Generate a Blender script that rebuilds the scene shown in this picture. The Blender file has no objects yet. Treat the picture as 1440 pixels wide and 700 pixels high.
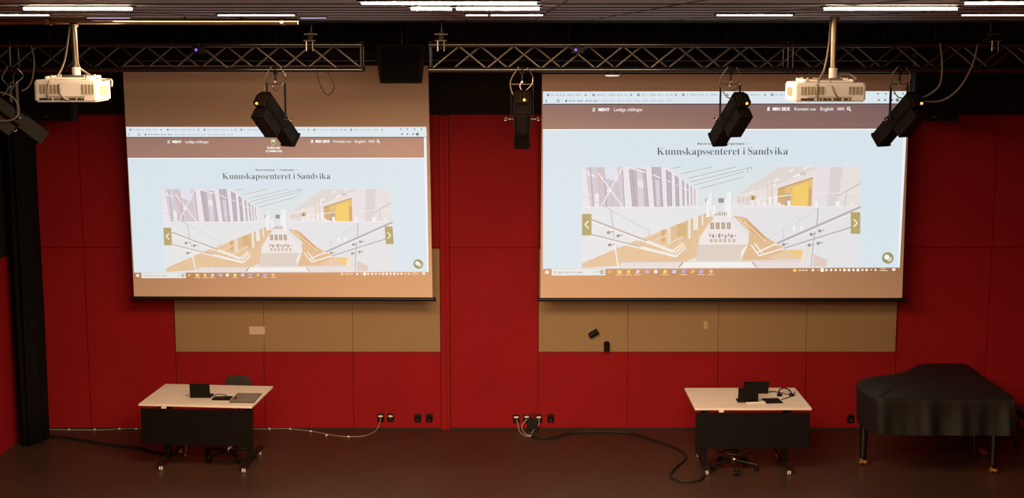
import bpy, math, random
from mathutils import Vector, Matrix
random.seed(7)
SC = bpy.context.scene
COL = SC.collection
PI = math.pi

# ------------------------------------------------------------------ camera
FPX = 2000.0
HC = 4.924
PITCH = math.atan(302.0 / FPX)
cd = bpy.data.cameras.new('camera'); cam = bpy.data.objects.new('camera', cd); COL.objects.link(cam)
cd.sensor_fit = 'HORIZONTAL'; cd.sensor_width = 36.0; cd.lens = 36.0 * FPX / 1440.0
cd.clip_start = 0.05; cd.clip_end = 100
cam.location = (0, 0, HC); cam.rotation_euler = (PI / 2 - PITCH, 0, 0)
SC.camera = cam
# ------------------------------------------------------------------ colour management
SC.view_settings.view_transform = 'Standard'; SC.view_settings.look = 'None'
SC.view_settings.exposure = 0.0; SC.view_settings.gamma = 1.0; SC.view_settings.use_curve_mapping = False
# ------------------------------------------------------------------ world
w = bpy.data.worlds.new('world'); SC.world = w; w.use_nodes = True
w.node_tree.nodes['Background'].inputs[0].default_value = (1.0, 0.62, 0.42, 1)
w.node_tree.nodes['Background'].inputs[1].default_value = 0.012
# ------------------------------------------------------------------ unseen fill lamps added to light the room
CEIL = HC + 0.1235
def area(name, loc, sx, sy, power, col, rot=(0, 0, 0), spread=PI):
    d = bpy.data.lights.new(name, 'AREA'); d.shape = 'RECTANGLE'; d.size = sx; d.size_y = sy
    d.energy = power; d.color = col; d.spread = spread
    o = bpy.data.objects.new(name, d); COL.objects.link(o); o.location = loc; o.rotation_euler = rot
    return o
def spot(name, loc, aim, power, deg, col, blend=1.0, r=0.08):
    d = bpy.data.lights.new(name, 'SPOT'); d.energy = power; d.spot_size = math.radians(deg); d.spot_blend = blend
    d.color = col; d.shadow_soft_size = r
    o = bpy.data.objects.new(name, d); COL.objects.link(o); o.location = loc
    o.rotation_euler = (Vector(aim) - Vector(loc)).to_track_quat('-Z', 'Y').to_euler()
    return o
WARM = (1.0, 0.66, 0.38)
area('house_fill_front', (-0.6, 10.9, CEIL - 0.03), 4.5, 2.4, 640, WARM)  # unseen warm panel, added to light stage and desks from above
area('house_fill_middle', (-0.2, 6.0, CEIL - 0.03), 6.0, 2.4, 640, WARM)
area('house_fill_rear', (0.0, -1.5, CEIL - 0.05), 7.0, 0.5, 560, WARM)
spot('stage_fill', (0.6, -2.0, 4.6), (-0.3, 16.8, 0.3), 1500, 26, WARM, 1.0, 0.25)  # unseen spot behind the camera, added to brighten the stage wall

# ------------------------------------------------------------------ helpers: pixels of the survey -> metres
CP, SP = math.cos(PITCH), math.sin(PITCH)
def ray(px, py):
    a, b = px - 720.0, 350.0 - py
    return Vector((a, FPX * CP + b * SP, -FPX * SP + b * CP))
def P(px, py, Y):
    d = ray(px, py); t = Y / d.y
    return Vector((d.x * t, Y, HC + d.z * t))
def F(px, py, z):
    d = ray(px, py); t = (z - HC) / d.z
    return Vector((d.x * t, d.y * t, z))

def lin(c):
    return tuple((x / 255.0 / 12.92 if x / 255.0 <= 0.04045 else ((x / 255.0 + 0.055) / 1.055) ** 2.4) for x in c)

# ------------------------------------------------------------------ materials
MATS = {}
def mat(name, rgb, rough=0.6, metal=0.0, noise=0.0, nscale=8.0, bump=0.0, bscale=60.0, spec=0.5, stretch=None, coat=0.0, sheen=0.0):
    m = bpy.data.materials.new(name); m.use_nodes = True
    nt = m.node_tree; b = nt.nodes['Principled BSDF']
    col = tuple(rgb) + (1.0,)
    b.inputs['Base Color'].default_value = col
    b.inputs['Roughness'].default_value = rough; b.inputs['Metallic'].default_value = metal
    b.inputs['Specular IOR Level'].default_value = spec
    b.inputs['Coat Weight'].default_value = coat
    b.inputs['Sheen Weight'].default_value = sheen
    tc = nt.nodes.new('ShaderNodeTexCoord'); src = tc.outputs['Object']
    if stretch:
        mp = nt.nodes.new('ShaderNodeMapping'); mp.inputs['Scale'].default_value = stretch
        nt.links.new(src, mp.inputs['Vector']); src = mp.outputs['Vector']
    if noise > 0:
        n = nt.nodes.new('ShaderNodeTexNoise'); n.inputs['Scale'].default_value = nscale; n.inputs['Detail'].default_value = 4
        nt.links.new(src, n.inputs['Vector'])
        r = nt.nodes.new('ShaderNodeValToRGB')
        r.color_ramp.elements[0].position = 0.3; r.color_ramp.elements[1].position = 0.7
        r.color_ramp.elements[0].color = tuple(max(0, c * (1 - noise)) for c in rgb) + (1,)
        r.color_ramp.elements[1].color = tuple(min(1, c * (1 + noise)) for c in rgb) + (1,)
        nt.links.new(n.outputs['Fac'], r.inputs['Fac']); nt.links.new(r.outputs['Color'], b.inputs['Base Color'])
    if bump > 0:
        n2 = nt.nodes.new('ShaderNodeTexNoise'); n2.inputs['Scale'].default_value = bscale; n2.inputs['Detail'].default_value = 3
        nt.links.new(src, n2.inputs['Vector'])
        bp = nt.nodes.new('ShaderNodeBump'); bp.inputs['Strength'].default_value = bump; bp.inputs['Distance'].default_value = 0.01
        nt.links.new(n2.outputs['Fac'], bp.inputs['Height']); nt.links.new(bp.outputs['Normal'], b.inputs['Normal'])
    MATS[name] = m
    return m
def emis(name, rgb, strength, base=(0.02, 0.02, 0.02)):
    m = mat(name, base, 0.5)
    b = m.node_tree.nodes['Principled BSDF']
    b.inputs['Emission Color'].default_value = tuple(rgb) + (1,); b.inputs['Emission Strength'].default_value = strength
    return m
M_RED = mat('red_wall_panel', (0.29, 0.0085, 0.0125), 0.7, noise=0.06, nscale=1.5, bump=0.02, bscale=200, spec=0.12)
M_GROOVE = mat('panel_groove', (0.12, 0.005, 0.005), 0.8)
M_BLACKWALL = mat('black_painted_wall', (0.012, 0.008, 0.007), 0.85, noise=0.15, spec=0.2)
M_FLOOR = mat('brown_linoleum', (0.049, 0.028, 0.0195), 0.40, noise=0.10, nscale=1.2, bump=0.015, bscale=90, spec=0.4)
M_TAN = mat('tan_board', (0.33, 0.22, 0.11), 0.5, noise=0.03, nscale=0.9, spec=0.4)
M_CEIL = mat('grey_ceiling_slat', (0.24, 0.22, 0.215), 0.5, noise=0.35, nscale=1.6, stretch=(0.35, 6, 1))
M_CEILDARK = mat('dark_ceiling_joint', (0.02, 0.018, 0.017), 0.7)
M_VOID = mat('black_soffit', (0.006, 0.005, 0.005), 0.9, spec=0.1)
M_FABRIC = mat('screen_fabric', (0.81, 0.625, 0.495), 0.9, noise=0.012, nscale=2, bump=0.01, bscale=300, spec=0.1)
M_BLACK = mat('black_plastic', (0.0055, 0.0045, 0.004), 0.5, noise=0.1, spec=0.18)
M_BLACKMET = mat('black_metal', (0.008, 0.007, 0.007), 0.42, metal=0.1, noise=0.1, spec=0.35)
M_TRUSS = mat('dark_truss_tube', (0.012, 0.010, 0.010), 0.16, metal=0.0, noise=0.12, nscale=5, spec=1.0)
M_BRACE = mat('truss_brace', (0.16, 0.135, 0.11), 0.28, metal=0.9, noise=0.12, nscale=5)
M_STEEL = mat('steel', (0.55, 0.5, 0.46), 0.28, metal=1.0, noise=0.08)
M_DARKSTEEL = mat('dark_steel', (0.22, 0.19, 0.17), 0.35, metal=0.9, noise=0.1)
M_POLE = mat('pole_steel', (0.34, 0.28, 0.22), 0.3, metal=0.95, noise=0.1)
M_BRASSY = mat('galvanised_pipe', (0.32, 0.24, 0.13), 0.22, metal=0.95, noise=0.1)
M_BRASS = mat('brass', (0.95, 0.68, 0.28), 0.34, metal=1.0, noise=0.05)
M_PROJ = mat('projector_shell', (0.72, 0.68, 0.64), 0.45, noise=0.03, nscale=6)
M_VENT = mat('projector_vent', (0.27, 0.235, 0.16), 0.6, noise=0.1)
M_PORT = mat('port_black', (0.02, 0.017, 0.015), 0.5, noise=0.1)
M_DESK = mat('pale_desk_top', (0.90, 0.79, 0.68), 0.45, noise=0.03, nscale=5)
M_CLOTH = mat('black_cloth_cover', (0.0085, 0.008, 0.0065), 0.6, noise=0.2, nscale=3, bump=0.12, bscale=9, spec=0.3)
M_LACQ = mat('black_lacquer', (0.008, 0.006, 0.006), 0.15, noise=0.1, coat=0.6)
M_CURTAIN = mat('black_curtain', (0.006, 0.005, 0.005), 0.95, noise=0.2, spec=0.1)
M_CABLE = mat('black_cable', (0.012, 0.008, 0.007), 0.6, noise=0.1)
M_GCABLE = mat('grey_cable', (0.20, 0.17, 0.14), 0.5, noise=0.1)
M_WCABLE = mat('white_cable', (0.42, 0.35, 0.30), 0.5, noise=0.05)
M_WHITE = mat('white_plastic', (0.78, 0.75, 0.71), 0.4, noise=0.03)
M_PAPER = mat('white_paper', (0.62, 0.52, 0.46), 0.8, noise=0.03)
M_GREY = mat('grey_plate', (0.27, 0.25, 0.22), 0.4, metal=0.2, noise=0.08)
M_SEAT = mat('dark_grey_upholstery', (0.030, 0.024, 0.021), 0.8, noise=0.15, bump=0.05, bscale=200)
M_PATCH = mat('pale_patch', (0.52, 0.39, 0.22), 0.5, noise=0.05)
M_LAMP = emis('lamp_tube', (1.0, 0.76, 0.54), 85.0, (0.8, 0.8, 0.8))
M_LAMPDIM = emis('dim_lamp_tube', (0.75, 0.62, 1.0), 0.9, (0.5, 0.5, 0.5))
M_GLOW = emis('lamp_glow', (1.0, 0.40, 0.07), 2.6)
M_LED = emis('blue_led', (0.16, 0.08, 1.0), 2.5)
M_DISC = emis('disc_lamp_face', (1.0, 0.95, 0.9), 0.35, (0.7, 0.7, 0.7))
def page_material(name, base):
    m = mat(name, base, 0.9, spec=0.05)
    nt = m.node_tree; b = nt.nodes['Principled BSDF']
    at = nt.nodes.new('ShaderNodeAttribute'); at.attribute_name = 'page_colour'
    nt.links.new(at.outputs['Color'], b.inputs['Emission Color'])
    b.inputs['Emission Strength'].default_value = 1.0
    return m
M_PAGE = page_material('projected_page', (0.10, 0.09, 0.085))
M_PAGEDIM = page_material('projected_page_dim', (0.81, 0.625, 0.495))

# ------------------------------------------------------------------ mesh builder
class MB:
    def __init__(s):
        s.v = []; s.f = []; s.mi = []; s.sm = []; s.mats = []; s.cols = []
    def slot(s, m):
        if m not in s.mats: s.mats.append(m)
        return s.mats.index(m)
    def face(s, pts, m, smooth=False, col=None):
        b = len(s.v); s.v += [Vector(p) for p in pts]
        s.f.append(tuple(range(b, b + len(pts)))); s.mi.append(s.slot(m)); s.sm.append(smooth); s.cols.append(col)
    def mesh(s, vs, fs, m, smooth=False, T=None):
        b = len(s.v); k = s.slot(m)
        s.v += [(T @ Vector(p)) if T else Vector(p) for p in vs]
        for f in fs:
            s.f.append(tuple(i + b for i in f)); s.mi.append(k); s.sm.append(smooth); s.cols.append(None)
        return s
    def box(s, c, d, m, T=None):
        x, y, z = c; a, b, e = d[0] / 2, d[1] / 2, d[2] / 2
        vs = [(x + i * a, y + j * b, z + k * e) for i in (-1, 1) for j in (-1, 1) for k in (-1, 1)]
        fs = [(0, 1, 3, 2), (4, 6, 7, 5), (0, 4, 5, 1), (2, 3, 7, 6), (0, 2, 6, 4), (1, 5, 7, 3)]
        return s.mesh(vs, fs, m, False, T)
    def cyl(s, p0, p1, r0, m, r1=None, n=16, T=None, smooth=True):
        p0, p1 = Vector(p0), Vector(p1); r1 = r0 if r1 is None else r1
        d = (p1 - p0).normalized(); u = d.orthogonal().normalized(); w_ = d.cross(u)
        vs = []
        for (p, r) in ((p0, r0), (p1, r1)):
            for i in range(n):
                t = 2 * PI * i / n; vs.append(p + u * (r * math.cos(t)) + w_ * (r * math.sin(t)))
        s.mesh(vs, [(i, (i + 1) % n, n + (i + 1) % n, n + i) for i in range(n)], m, smooth, T)
        s.mesh([vs[i] for i in range(n)], [tuple(reversed(range(n)))], m, False, T)
        s.mesh([vs[n + i] for i in range(n)], [tuple(range(n))], m, False, T)
        return s
    def tube(s, pts, r, m, n=8, sub=6, closed=False, T=None):
        pts = [Vector(p) for p in pts]
        if sub > 1 and len(pts) > 2:
            out = []
            L = len(pts); rng = range(L if closed else L - 1)
            for i in rng:
                g = (lambda k: pts[k % L]) if closed else (lambda k: pts[max(0, min(L - 1, k))])
                a, b, c, d = g(i - 1), g(i), g(i + 1), g(i + 2)
                for j in range(sub):
                    t = j / sub
                    out.append(0.5 * ((2 * b) + (c - a) * t + (2 * a - 5 * b + 4 * c - d) * t * t + (3 * b - a - 3 * c + d) * t ** 3))
            if not closed: out.append(pts[-1])
            pts = out
        L = len(pts); vs = []; u = None
        for i, p in enumerate(pts):
            a = pts[(i - 1) % L] if (closed or i > 0) else p
            b = pts[(i + 1) % L] if (closed or i < L - 1) else p
            d = (b - a)
            d = d.normalized() if d.length > 1e-9 else Vector((0, 0, 1))
            if u is None: u = d.orthogonal().normalized()
            u = (u - d * u.dot(d)); u = u.normalized() if u.length > 1e-6 else d.orthogonal().normalized()
            w_ = d.cross(u)
            for k in range(n):
                t = 2 * PI * k / n; vs.append(p + u * (r * math.cos(t)) + w_ * (r * math.sin(t)))
        fs = []
        for i in range(L if closed else L - 1):
            j = (i + 1) % L
            for k in range(n):
                fs.append((i * n + k, i * n + (k + 1) % n, j * n + (k + 1) % n, j * n + k))
        if not closed:
            fs.append(tuple(reversed(range(n)))); fs.append(tuple((L - 1) * n + k for k in range(n)))
        return s.mesh(vs, fs, m, True, T)
    def prism(s, poly, z0, z1, m, T=None, smooth=False):
        n = len(poly)
        vs = [(x, y, z0) for x, y in poly] + [(x, y, z1) for x, y in poly]
        s.mesh(vs, [(i, (i + 1) % n, n + (i + 1) % n, n + i) for i in range(n)], m, smooth, T)
        s.mesh([(x, y, z1) for x, y in poly], [tuple(range(n))], m, False, T)
        s.mesh([(x, y, z0) for x, y in poly], [tuple(reversed(range(n)))], m, False, T)
        return s
    def lathe(s, prof, m, n=24, T=None, smooth=True):
        vs = []
        for r, z in prof:
            for i in range(n):
                t = 2 * PI * i / n; vs.append((r * math.cos(t), r * math.sin(t), z))
        fs = []
        for j in range(len(prof) - 1):
            for i in range(n):
                fs.append((j * n + i, j * n + (i + 1) % n, (j + 1) * n + (i + 1) % n, (j + 1) * n + i))
        fs.append(tuple(reversed(range(n)))); fs.append(tuple((len(prof) - 1) * n + i for i in range(n)))
        return s.mesh(vs, fs, m, smooth, T)
    def torus(s, c, ax, R, r, m, n=20, k=8, T=None):
        c = Vector(c); ax = Vector(ax).normalized(); u = ax.orthogonal().normalized(); w_ = ax.cross(u)
        return s.tube([c + u * (R * math.cos(2 * PI * i / n)) + w_ * (R * math.sin(2 * PI * i / n)) for i in range(n)], r, m, k, 1, True, T)
    def build(s, name, parent=None, origin=None, bevel=0.0, seg=2):
        o0 = Vector(origin) if origin is not None else Vector((0, 0, 0))
        me = bpy.data.meshes.new(name)
        me.from_pydata([tuple(p - o0) for p in s.v], [], s.f)
        for m in s.mats: me.materials.append(m)
        for p, k, q in zip(me.polygons, s.mi, s.sm): p.material_index = k; p.use_smooth = q
        if any(c is not None for c in s.cols):
            ca = me.color_attributes.new('page_colour', 'FLOAT_COLOR', 'CORNER')
            for p, c in zip(me.polygons, s.cols):
                for li in p.loop_indices: ca.data[li].color = tuple(c or (0, 0, 0)) + (1.0,)
        me.update()
        o = bpy.data.objects.new(name, me); COL.objects.link(o)
        if parent is not None: o.parent = parent
        elif origin is not None: o.location = o0
        if bevel > 0:
            b = o.modifiers.new('bevel', 'BEVEL'); b.width = bevel; b.segments = seg; b.limit_method = 'ANGLE'; b.angle_limit = math.radians(40)
        return o

def tag(o, label=None, cat=None, group=None, kind=None):
    if label: o['label'] = label
    if cat: o['category'] = cat
    if group: o['group'] = group
    if kind: o['kind'] = kind
    return o
def thing(name, loc, label, cat, group=None, rz=0.0):
    o = bpy.data.objects.new(name, None); COL.objects.link(o)
    o.empty_display_size = 0.1; o.location = loc; o.rotation_euler = (0, 0, rz)
    return tag(o, label, cat, group)
def copy_tree(o, parent=None):
    c = o.copy(); COL.objects.link(c)
    if parent is not None: c.parent = parent
    for ch in list(o.children): copy_tree(ch, c)
    return c
def label(o, text):
    o['label'] = text; return o
def R4(rz=0, rx=0, ry=0, loc=(0, 0, 0)):
    return Matrix.Translation(Vector(loc)) @ Matrix.Rotation(rz, 4, 'Z') @ Matrix.Rotation(ry, 4, 'Y') @ Matrix.Rotation(rx, 4, 'X')

# ================================================================== THE ROOM
YW = 17.4
XL, XR = -6.05, 7.6
ZBLACK = P(720, 161, YW).z
# back wall: red panels with narrow grooves, black upper band
seams = [XL + 0.02] + [P(x, 500, YW).x for x in (124, 247, 371, 496)] + [P(619, 400, YW).x, P(632.5, 400, YW).x] + \
        [P(x, 500, YW).x for x in (757, 883, 1010, 1134, 1260, 1387)] + [P(1513, 500, YW).x, XR]
ZH = P(720, 348, YW).z
b = MB()
g = 0.004
for i in range(len(seams) - 1):
    if i == 5: continue                                        # the pilaster stands here
    for (z0, z1) in ((0.015, ZH), (ZH, ZBLACK)):
        b.box(((seams[i] + seams[i + 1]) / 2, YW + 0.012, (z0 + z1) / 2), (seams[i + 1] - seams[i] - 2 * g, 0.024, z1 - z0 - 2 * g), M_RED)
b.box(((XL + XR) / 2, YW + 0.035, 2.6), (XR - XL + 0.4, 0.018, 5.4), M_GROOVE)
b.box(((XL + XR) / 2, YW + 0.010, (ZBLACK + 5.4) / 2), (XR - XL, 0.028, 5.4 - ZBLACK), M_BLACKWALL)
tag(b.build('wall_back'), kind='structure')
x0, x1 = seams[5], seams[6]
b = MB()
mid = (x0 + x1) / 2
b.box((x0 + 0.036, YW - 0.006, ZBLACK / 2 - 0.01), (0.066, 0.05, ZBLACK - 0.02), M_RED)
b.box((x1 - 0.026, YW - 0.006, ZBLACK / 2 - 0.01), (0.046, 0.05, ZBLACK - 0.02), M_RED)
b.box((mid, YW + 0.012, ZBLACK / 2), (x1 - x0, 0.02, ZBLACK - 0.01), M_GROOVE)
tag(b.build('trim_1', bevel=0.004), kind='structure')
b = MB()
ZLEFT = 2.3
b.box((XL - 0.06, 6.5, ZLEFT / 2), (0.12, 22.0, ZLEFT), M_RED)
b.box((XL - 0.06, 6.5, (ZLEFT + 5.4) / 2), (0.12, 22.0, 5.4 - ZLEFT), M_BLACKWALL)
tag(b.build('wall_left'), kind='structure')
b = MB()
b.box((XR + 0.06, 6.5, ZBLACK / 2), (0.12, 22.0, ZBLACK), M_RED)
b.box((XR + 0.06, 6.5, (ZBLACK + 5.4) / 2), (0.12, 22.0, 5.4 - ZBLACK), M_BLACKWALL)
tag(b.build('wall_right'), kind='structure')
b = MB(); b.box(((XL + XR) / 2, 6.5, -0.05), (XR - XL + 0.3, 22.2, 0.1), M_FLOOR)
tag(b.build('floor'), kind='structure')
b = MB(); b.box(((XL + 0.05 + x0) / 2, YW - 0.004, 0.0075), (x0 - XL - 0.05, 0.012, 0.015), M_CEILDARK)
b.box(((XR - 0.05 + x1) / 2, YW - 0.004, 0.0075), (XR - x1 - 0.05, 0.012, 0.015), M_CEILDARK)
tag(b.build('baseboard_back'), kind='structure')
# ceiling: boards up to the stage edge, black soffit beyond
YE = 13.0
b = MB()
yj = [-4.5, -2.8, -1.4, 0, 1.2, 2.3, 3.3, 4.2, 5.05, 5.9, 6.65, 7.4, 8.3, 9.4, 10.6, 11.8, YE]
for i in range(len(yj) - 1):
    b.box(((XL + XR) / 2, (yj[i] + yj[i + 1]) / 2, CEIL + 0.02), (XR - XL, yj[i + 1] - yj[i], 0.04), M_CEIL)
    b.box(((XL + XR) / 2, yj[i + 1], CEIL - 0.001), (XR - XL, 0.03, 0.006), M_CEILDARK)
for px in (-350, -190, -20, 300, 640, 760, 860, 1010, 1180):
    xx = (px - 720) * 10.0 / FPX * 1.0
    b.box((xx, (YE - 4.5) / 2, CEIL - 0.0005), (0.018, YE + 4.5, 0.004), M_CEILDARK)
tag(b.build('ceiling'), kind='structure')
b = MB(); b.box(((XL + XR) / 2, (YE + YW) / 2 + 0.03, CEIL + 0.04), (XR - XL, YW - YE, 0.08), M_VOID)
tag(b.build('ceiling_soffit'), kind='structure')

# black curtain in the left corner
n = 120; poly = []
for i in range(n):
    t = i / n * 2 * PI
    rr = 1 + 0.09 * math.sin(9 * t) + 0.05 * math.sin(14 * t + 1)
    poly.append((-5.855 + 0.135 * rr * math.cos(t), 16.93 + 0.30 * rr * math.sin(t)))
b = MB()
rows = 14; vs = []
for k in range(rows + 1):
    z = 0.012 + (CEIL - 0.03) * k / rows
    for i, (x, y) in enumerate(poly):
        vs.append((x + 0.006 * math.sin(k * 0.7 + i * 0.3), y + 0.01 * math.sin(k * 0.5 + i * 0.2), z))
b.mesh(vs, [(k * n + i, k * n + (i + 1) % n, (k + 1) * n + (i + 1) % n, (k + 1) * n + i) for k in range(rows) for i in range(n)] +
       [tuple(reversed(range(n))), tuple(rows * n + i for i in range(n))], M_CURTAIN, True)
tag(b.build('stage_curtain', origin=(-5.875, 16.93, 0)), 'tall bunched black stage curtain standing in the left corner by the red wall', 'curtain')

# tan boards on the wall
def board(name, px0, px1, pxt, pys, lab):
    zt, zb = P(720, 349.5, YW).z, P(720, 494, YW).z
    xa, xb = P(px0, 430, YW).x, P(px1, 430, YW).x
    r = thing(name, ((xa + xb) / 2, YW - 0.012, zb), lab, 'wall board', None)
    cuts = [xa] + [P(p, 450, YW).x for p in pxt] + [xb]
    for i in range(len(cuts) - 1):
        m = MB(); m.box(((cuts[i] + cuts[i + 1]) / 2 - r.location.x, 0, (zt - zb) / 2), (cuts[i + 1] - cuts[i] - 0.004, 0.018, zt - zb), M_TAN)
        m.build('board_panel', r, bevel=0.002)
    return r
board('wall_board', 245.5, 619, (371, 496), None, 'long tan wall board below the left projection screen with a small paper on it')
board('wall_board', 757.5, 1261, (883, 1010, 1134), None, 'long tan wall board below the right projection screen with two black cylinders on it')
YB = YW - 0.021
m = MB(); c = P(361.5, 464.5, YB - 0.002); m.box(c, (0.195, 0.004, 0.10), M_PAPER)
tag(m.build('paper_sheet', origin=c), 'small blank white paper fixed to the left tan wall board', 'paper')
m = MB(); c = P(992.5, 457, YB - 0.001); m.box(c, (0.05, 0.002, 0.10), M_PATCH)  # thin patch on the board, in a paler tan than the panel
tag(m.build('patch', origin=c), 'small pale patch on the middle of the right tan board', 'patch')
m = MB(); a, bb = P(829.5, 471, YB), P(840.5, 464.5, YB); a.y = bb.y = YB - 0.041
m.cyl(a, bb, 0.038, M_BLACK, n=20); m.cyl(a + (a - bb).normalized() * 0.012, a, 0.028, M_BLACK, n=16)
m.cyl((a + bb) / 2 + Vector((0, 0.0405, 0)), (a + bb) / 2, 0.02, M_BLACK)
tag(m.build('magnet_holder', origin=(a + bb) / 2, bevel=0.004), 'short black cylinder fixed slanting on the right tan wall board', 'board fitting')
m = MB(); a, bb = P(853, 492.5, YB), P(853, 480.5, YB); a.y = bb.y = YB - 0.041
m.cyl(a, bb, 0.036, M_BLACK, n=20); m.cyl(bb, bb + (bb - a).normalized() * 0.012, 0.028, M_BLACK, n=16)
m.cyl((a + bb) / 2 + Vector((0, 0.0405, 0)), (a + bb) / 2, 0.02, M_BLACK)
tag(m.build('magnet_holder', origin=(a + bb) / 2, bevel=0.004), 'short black cylinder fixed upright at the lower edge of the right tan board', 'board fitting')

# wall sockets
SOCK = None
def socket(px, py, lab, plug=None):
    r = thing('wall_socket', P(px, py, YW - 0.001), lab, 'socket', 'black wall sockets')
    m = MB(); m.box((0, -0.014, 0), (0.082, 0.026, 0.10), M_BLACK); m.build('socket_box', r, bevel=0.006)
    m = MB(); m.lathe([(0.032, 0), (0.032, 0.006), (0.026, 0.006), (0.026, 0.001)], M_BLACKMET, 20, R4(rx=PI / 2, loc=(0, -0.0265, -0.005))); m.build('socket_face', r)
    if plug:
        m = MB(); m.box((0, -0.034, 0.022), (0.055, 0.014, 0.022), M_WHITE); m.build('plug', r, bevel=0.004)
    return r
for a in ((535.5, 586.5, 'black wall socket with white plug under the left board, first of its row', 1), (549.5, 586.5, 'black wall socket with white plug, second in row under the left board', 1),
          (587.5, 587, 'plain black wall socket third in row under the left board', None), (604, 587, 'plain black wall socket nearest to the red wall pilaster', None),
          (726, 588, 'black wall socket with white plug at left end of the middle cluster', 1), (740.5, 587.5, 'black wall socket with white plug, second from left in the middle cluster', 1),
          (757.5, 588, 'black wall socket with white cable at the right of the black adapter', 1), (774.5, 587.5, 'empty black wall socket right of the plugged sockets cluster', None),
          (1195.5, 588, 'lone black wall socket between the right desk and the piano', None)):
    socket(*a)
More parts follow.
